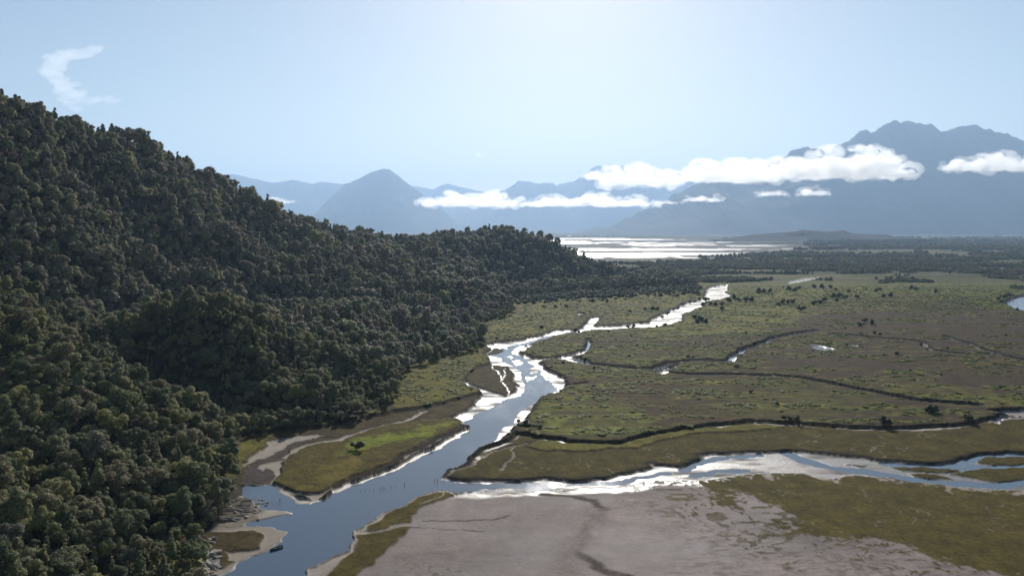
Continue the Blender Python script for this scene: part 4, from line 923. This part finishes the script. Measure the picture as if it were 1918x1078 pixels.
# ------------------------------------------------------------------ far buildings
m_white = simple_mat('white_wall', (0.72, 0.72, 0.70), (0.82, 0.82, 0.80), 0.3, 0.7, 0.3)
m_roof = simple_mat('metal_roof', (0.55, 0.57, 0.60), (0.70, 0.72, 0.74), 0.2, 0.35, 0.5)
m_dark = simple_mat('dark_opening', (0.02, 0.022, 0.025), (0.04, 0.042, 0.045), 1.0, 0.3, 0.5)
def building(px_, py_, w, d_, h_, label, group=None, rz=0.0):
    x, y = ground(px_, py_, 1.0); e = empty('building', (x, y, 0.8), rz)
    link('wall', box_mesh('wall', w, d_, h_, 0.05), m_white, e).location = (0, 0, h_ / 2)
    bm = bmesh.new(); a, b = w / 2 + 0.6, d_ / 2 + 0.8
    vs_ = [bm.verts.new(c) for c in ((-a, -b, 0), (a, -b, 0), (a, b, 0), (-a, b, 0), (-a, 0, h_ * 0.4), (a, 0, h_ * 0.4))]
    for f in ((0, 1, 5, 4), (2, 3, 4, 5), (0, 4, 3), (1, 2, 5), (3, 2, 1, 0)): bm.faces.new([vs_[i] for i in f])
    link('roof', bm_mesh('roof', bm), m_roof, e).location = (0, 0, h_ + 0.05)
    dm = box_mesh('door', w * 0.16, 0.4, h_ * 0.55, 0.05)
    for k in (-0.28, 0.22): link('door', dm, m_dark, e).location = (w * k, -d_ / 2 - 0.1, h_ * 0.275)
    tag(e, label, 'building', group)
building(1507, 453.6, 40, 26, 13, 'long white shed standing alone before the low wooded hill', None, -0.15)
rb = random.Random(21)
for k in range(16):
    building(1042 + k * 7.2 + rb.uniform(-3, 3), rb.uniform(441.5, 443.2), rb.uniform(22, 40), rb.uniform(14, 20), rb.uniform(9, 15), 'tiny white building on the far shore of the tidal flats', 'far shore buildings', rb.uniform(-.4, .4))

# ------------------------------------------------------------------ mountains
m_mtn = simple_mat('mountain_forest', (0.022, 0.026, 0.022), (0.055, 0.055, 0.048), 0.0016, 0.95, 0.05)
def mountain(name, prof, D, depth, seed, gully=0.34, jag=0.0, nx=260, ny=46):
    k_ = 1.5 if D == 14000 else 1.9 if D > 9000 else 1.0; D *= k_; depth *= k_
    prof = sorted(prof); pxs = np.array([p[0] for p in prof], float); pys = np.array([p[1] for p in prof], float)
    q = np.linspace(pxs[0], pxs[-1], nx); ys = np.interp(q, pxs, pys)
    xr, _, zr = at(q, ys, D)
    zr = np.maximum(zr, 0)
    if jag: zr = zr + (fbm(xr / 380, xr * 0 + 3, seed, 4, 0.66) - 0.5) * jag * sstep(0, 200, zr)
    v = np.linspace(-1, 1, ny)          # -1 near foot .. 0 crest .. 1 far foot
    X = np.repeat(xr[None], ny, 0) * (1 + v[:, None] * depth / D * 0.0); Y = D + v[:, None] * depth + np.zeros_like(X)
    fall = np.clip(1 - np.abs(v[:, None]) ** 1.15, 0, 1)
    Z = zr[None] * fall
    gl = np.abs(fbm(X / (depth * 0.22), Y / (depth * 0.5), seed + 5, 4) - 0.5) * 2
    Z = Z - gl * gully * zr[None] * np.clip(np.abs(v[:, None]) * 3, 0, 1) * fall
    Z = Z - 6 * (1 - fall)
    me = np_mesh(name, np.stack([X.ravel(), Y.ravel(), Z.ravel()], 1), grid_quads(ny, nx), True)
    o = link(name, me, m_mtn); tag(o, kind='structure'); return o
mountain('mountain', [(1060, 440), (1150, 420), (1230, 385), (1287, 349), (1335, 341), (1400, 326), (1440, 312), (1474, 289), (1483, 277), (1500, 272), (1522, 277), (1545, 281), (1558, 276), (1570, 266), (1594, 262), (1597, 256), (1618, 244), (1628, 245), (1656, 230), (1684, 224), (1718, 222.5), (1742, 229), (1756, 242), (1775, 239), (1814, 233), (1852, 239), (1871, 245), (1876, 252), (1883, 248), (1895, 257), (1909, 265), (1935, 262), (2000, 275), (2120, 245), (2300, 290), (2600, 360), (2900, 430)], 14000, 3200, 1, jag=330, nx=900)
mountain('mountain', [(700, 440), (780, 420), (860, 395), (905, 378), (923, 368), (931, 362), (939, 354), (945, 357), (955, 350), (974, 336), (994, 341), (1022, 341), (1042, 345), (1073, 337), (1100, 323), (1115, 312), (1139, 304), (1158, 308), (1182, 314), (1206, 317), (1300, 330), (1420, 345), (1600, 400)], 20500, 3600, 2, jag=380, nx=700)
mountain('mountain', [(700, 400), (768, 346), (790, 350), (812, 352), (828, 345), (840, 343), (875, 352), (903, 358), (923, 370), (960, 390), (1000, 420)], 24500, 2500, 3, jag=120)
mountain('mountain', [(560, 430), (600, 395), (630, 358), (646, 343), (669, 335), (693, 322), (717, 315), (729, 316), (745, 327), (768, 346), (796, 366), (824, 388), (848, 410), (868, 426), (900, 434), (940, 438)], 16000, 2600, 4, jag=90)
mountain('mountain', [(150, 340), (300, 330), (422, 327), (436, 323.6), (459, 329), (491, 337), (511, 341), (531, 339), (551, 335), (566, 339), (586, 343), (602, 339), (622, 341), (646, 343), (700, 365), (760, 410), (800, 435)], 21000, 3000, 5, jag=60)
mountain('foothill', [(850, 438), (887, 432), (931, 422), (955, 419), (986, 422), (1034, 428), (1080, 434), (1120, 440)], 15000, 1200, 6, jag=10)
mountain('foothill', [(1340, 449), (1359, 446), (1407, 439), (1469, 434.6), (1490, 433), (1503, 430), (1550, 433.6), (1579, 430.7), (1598, 437), (1627, 438), (1661, 439), (1675, 446), (1700, 452)], 7800, 500, 7, jag=14)

# ------------------------------------------------------------------ clouds lying against the mountains
m_cl = bpy.data.materials.new('cloud_vapour'); m_cl.use_nodes = True; nt = m_cl.node_tree
nt.nodes.remove(nt.nodes['Principled BSDF'])
pv = nt.nodes.new('ShaderNodeVolumePrincipled'); pv.inputs['Color'].default_value = (1, 1, 1, 1); pv.inputs['Density'].default_value = 0.0075; pv.inputs['Anisotropy'].default_value = 0.65
pv.inputs['Density Attribute'].default_value = ''; pv.inputs['Temperature Attribute'].default_value = ''; pv.inputs['Color Attribute'].default_value = ''
nt.links.new(pv.outputs[0], nt.nodes['Material Output'].inputs['Volume'])
m_ci = m_cl.copy(); m_ci.name = 'thin_cloud_vapour'; [n_ for n_ in m_ci.node_tree.nodes if n_.type == 'PRINCIPLED_VOLUME'][0].inputs['Density'].default_value = 0.0030
tx1 = bpy.data.textures.new('puffs', 'CLOUDS'); tx1.noise_scale = 1.0; tx1.noise_depth = 4
def cloud(x0_, x1_, top, bottom, D, label, n=26, seed=0, m=None, flat=True, vox=None, ny=0.5):
    """puffs heaped on a level base, fused to one closed skin"""
    D = D * 0.7; r = random.Random(seed + 50); bm = bmesh.new()
    ax_, _, az_ = at(x0_, bottom, D); bx_, _, bz_ = at(x1_, top, D)
    W = (bx_ - ax_) * 0.97; Hc = (bz_ - az_) * 0.84
    for k in range(n):
        t = (k + 0.5) / n; env = max(0.05, math.sin(math.pi * t)) ** 0.3 * (0.72 + 0.28 * math.sin(t * 9 + seed) ** 2)
        q = Hc * env * r.uniform(0.36, 0.56)
        c = Vector(((t - 0.5) * W * 0.94 + r.uniform(-.3, .3) * q, r.uniform(-ny, ny) * Hc, r.uniform(0.2, max(0.3, env - 0.8 * q / Hc)) * Hc))
        bmesh.ops.create_icosphere(bm, subdivisions=2, radius=q, matrix=Matrix.Translation(c) @ Matrix.Diagonal((r.uniform(1.1, 1.6), 1.2, 0.85, 1)))
    if flat:
        for v in bm.verts:
            if v.co.z < Hc * 0.12: v.co.z = Hc * 0.12 - (Hc * 0.12 - v.co.z) * 0.15
    o = link('cloud', bm_mesh('cloud', bm), m or m_cl)
    o.location = ((ax_ + bx_) / 2, D, az_)
    rm = o.modifiers.new('fuse', 'REMESH'); rm.mode = 'VOXEL'; rm.voxel_size = vox or max(Hc / 26, W / 150)
    for k, (sc__, st_) in enumerate(((0.45, 0.30), (0.14, 0.16))):
        tx = bpy.data.textures.new('puff_texture', 'CLOUDS'); tx.noise_scale = Hc * sc__; tx.noise_depth = 3
        dm = o.modifiers.new('puff', 'DISPLACE'); dm.texture = tx; dm.strength = Hc * st_; dm.mid_level = 0.5; dm.texture_coords = 'LOCAL'
    bm = bmesh.new()
    for k in range(int(n * 1.7)):
        t = r.random(); env = max(0.05, math.sin(math.pi * t)) ** 0.3 * (0.72 + 0.28 * math.sin(t * 9 + seed) ** 2)
        q = Hc * r.uniform(0.07, 0.24); up = r.choice((0.1, 0.25, 0.6, 0.85, 1.0, 1.05))
        c = Vector(((t - 0.5) * W * 1.06 + r.uniform(-.4, .4) * q, r.uniform(-ny, ny) * Hc, (0.12 + up * max(0.2, env - 0.15)) * Hc))
        bmesh.ops.create_icosphere(bm, subdivisions=2, radius=q, matrix=Matrix.Translation(c) @ Matrix.Rotation(r.uniform(-.35, .35), 4, 'Y') @ Matrix.Diagonal((r.uniform(1.3, 2.6), 1.6, r.uniform(0.45, 0.9), 1)))
    fr = link('fringe', bm_mesh('fringe', bm), m_ci, o)
    rm = fr.modifiers.new('fuse', 'REMESH'); rm.mode = 'VOXEL'; rm.voxel_size = vox or max(Hc / 34, W / 190)
    for sc__, st_ in ((0.35, 0.24), (0.10, 0.10)):
        tx = bpy.data.textures.new('fringe_texture', 'CLOUDS'); tx.noise_scale = Hc * sc__; tx.noise_depth = 3
        dm = fr.modifiers.new('tear', 'DISPLACE'); dm.texture = tx; dm.strength = Hc * st_; dm.mid_level = 0.22; dm.texture_coords = 'LOCAL'
    tag(o, label, 'cloud', 'low clouds along the mountains'); return o
cloud(1428, 1712, 272, 338, 11000, 'largest white cloud across the foot of the right massif', 40, 1)
cloud(1262, 1448, 294, 345, 11400, 'long white cloud left of the largest cloud, touching it', 30, 2)
cloud(1118, 1270, 304, 352, 11800, 'white cloud half hiding the pointed centre peak', 26, 3)
cloud(1756, 2000, 280, 324, 10600, 'white cloud cut by the right edge of the picture', 30, 4)
cloud(784, 978, 354, 389, 14000, 'white cloud bank beside the dome shaped left peak', 30, 5)
cloud(972, 1228, 358, 389, 13600, 'thin cloud bank below the pointed centre peak', 36, 6)
cloud(1278, 1360, 361, 379, 12000, 'small white cloud below the long cloud row', 12, 7)
cloud(1418, 1478, 351, 368, 11200, 'small puffy cloud below the left end of the largest cloud', 10, 8)
cloud(1492, 1556, 346, 368, 11000, 'ragged little cloud below the middle of the largest cloud', 9, 9)
cloud(1236, 1268, 372, 383, 12500, 'tiny cloud at the right end of the lower bank', 7, 10)
cloud(496, 525, 364, 381, 14200, 'tiny cloud just above the forest skyline', 6, 11); cloud(520, 553, 369, 382, 14200, 'second tiny cloud, right of the one above the forest skyline', 6, 12)
cloud(1590, 1640, 266, 285, 10900, 'wispy puff rising from the top of the largest cloud', 7, 13)
cloud(1095, 1130, 316, 338, 12200, 'wispy puff clinging to the left flank of the centre peak', 6, 14)

m_ce = m_cl.copy(); m_ce.name = 'high_thin_cloud_vapour'; [n_ for n_ in m_ce.node_tree.nodes if n_.type == 'PRINCIPLED_VOLUME'][0].inputs['Density'].default_value = 0.0007
def wisp(strokes, D, label, seed):
    r = random.Random(seed); bm = bmesh.new(); ox, oy, oz = at(strokes[0][0], strokes[0][1], D)
    for (xa, ya, xb, yb, w, n) in strokes:
        for k in range(n):
            t = (k + r.random()) / n; q = w * r.uniform(0.4, 1.0) * D / F
            x, y, z = at(xa + (xb - xa) * t + r.gauss(0, w * 0.35), ya + (yb - ya) * t + r.gauss(0, w * 0.35), D)
            bmesh.ops.create_icosphere(bm, subdivisions=2, radius=q, matrix=Matrix.Translation((x - ox, r.uniform(-1, 1) * q, z - oz)) @ Matrix.Rotation(r.uniform(-.25, .1), 4, 'Y') @ Matrix.Diagonal((r.uniform(1.3, 2.4), 1.0, 0.45, 1)))
    o = link('cloud', bm_mesh('cloud', bm), m_ce); o.location = (ox, oy, oz)
    rm = o.modifiers.new('fuse', 'REMESH'); rm.mode = 'VOXEL'; rm.voxel_size = 2.2 * D / F
    for k in (8, 3):
        tx = bpy.data.textures.new('wisp_texture', 'CLOUDS'); tx.noise_scale = k * D / F; tx.noise_depth = 3
        dm = o.modifiers.new('wisp', 'DISPLACE'); dm.texture = tx; dm.strength = k * 0.8 * D / F; dm.mid_level = 0.3; dm.texture_coords = 'LOCAL'
    tag(o, label, 'cloud')
wisp([(190, 92, 130, 100, 7, 14), (150, 98, 105, 112, 11, 18), (115, 108, 92, 138, 12, 26), (92, 136, 122, 166, 11, 22), (112, 170, 146, 180, 11, 16), (140, 186, 210, 184, 8, 16), (118, 186, 142, 204, 8, 12)], 29000, 'thin white wisp high in the sky above the forested hill', 4)
wisp([(885, 292, 950, 290, 3.5, 10)], 52000, 'faint streak of cloud low in the sky above the left peak', 5)

# ------------------------------------------------------------------ air
bm = bmesh.new(); bmesh.ops.create_cube(bm, size=1.0)
for v in bm.verts: v.co = Vector((v.co.x * 120000, 27500 + v.co.y * 56000, 1925 + v.co.z * 3860))
hz = link('haze', bm_mesh('haze', bm)); tag(hz, kind='stuff', label='pale blue haze over the whole estuary')
m_h = bpy.data.materials.new('haze'); m_h.use_nodes = True; nt = m_h.node_tree; nt.nodes.remove(nt.nodes['Principled BSDF'])
pv = nt.nodes.new('ShaderNodeVolumePrincipled'); pv.inputs['Color'].default_value = (0.50, 0.71, 1.0, 1); pv.inputs['Density'].default_value = 3.6e-5; pv.inputs['Anisotropy'].default_value = 0.3
pv.inputs['Density Attribute'].default_value = ''; pv.inputs['Temperature Attribute'].default_value = ''; pv.inputs['Color Attribute'].default_value = ''
nt.links.new(pv.outputs[0], nt.nodes['Material Output'].inputs['Volume'])
hz.data.materials.append(m_h)
# things of one description are told apart by their order from the left
ORD = 'first second third fourth fifth sixth seventh eighth ninth tenth eleventh twelfth thirteenth fourteenth fifteenth sixteenth seventeenth eighteenth nineteenth twentieth'.split()
by = {}
for o in scene.objects:
    if o.parent is None and 'category' in o.keys() and o['category'] in ('tree', 'shrub', 'stake', 'building', 'rock', 'log'): by.setdefault(o['label'], []).append(o)
for lab, L in by.items():
    if 1 < len(L) <= 20:
        L.sort(key=lambda o: o.location.x / o.location.y)
        for k, o in enumerate(L): o['label'] = '%s, %s from left' % (lab, ORD[k])
print('trees', nT, 'near', near.sum(), 'clumps', nC, 'terrain', len(Qt[kf]))
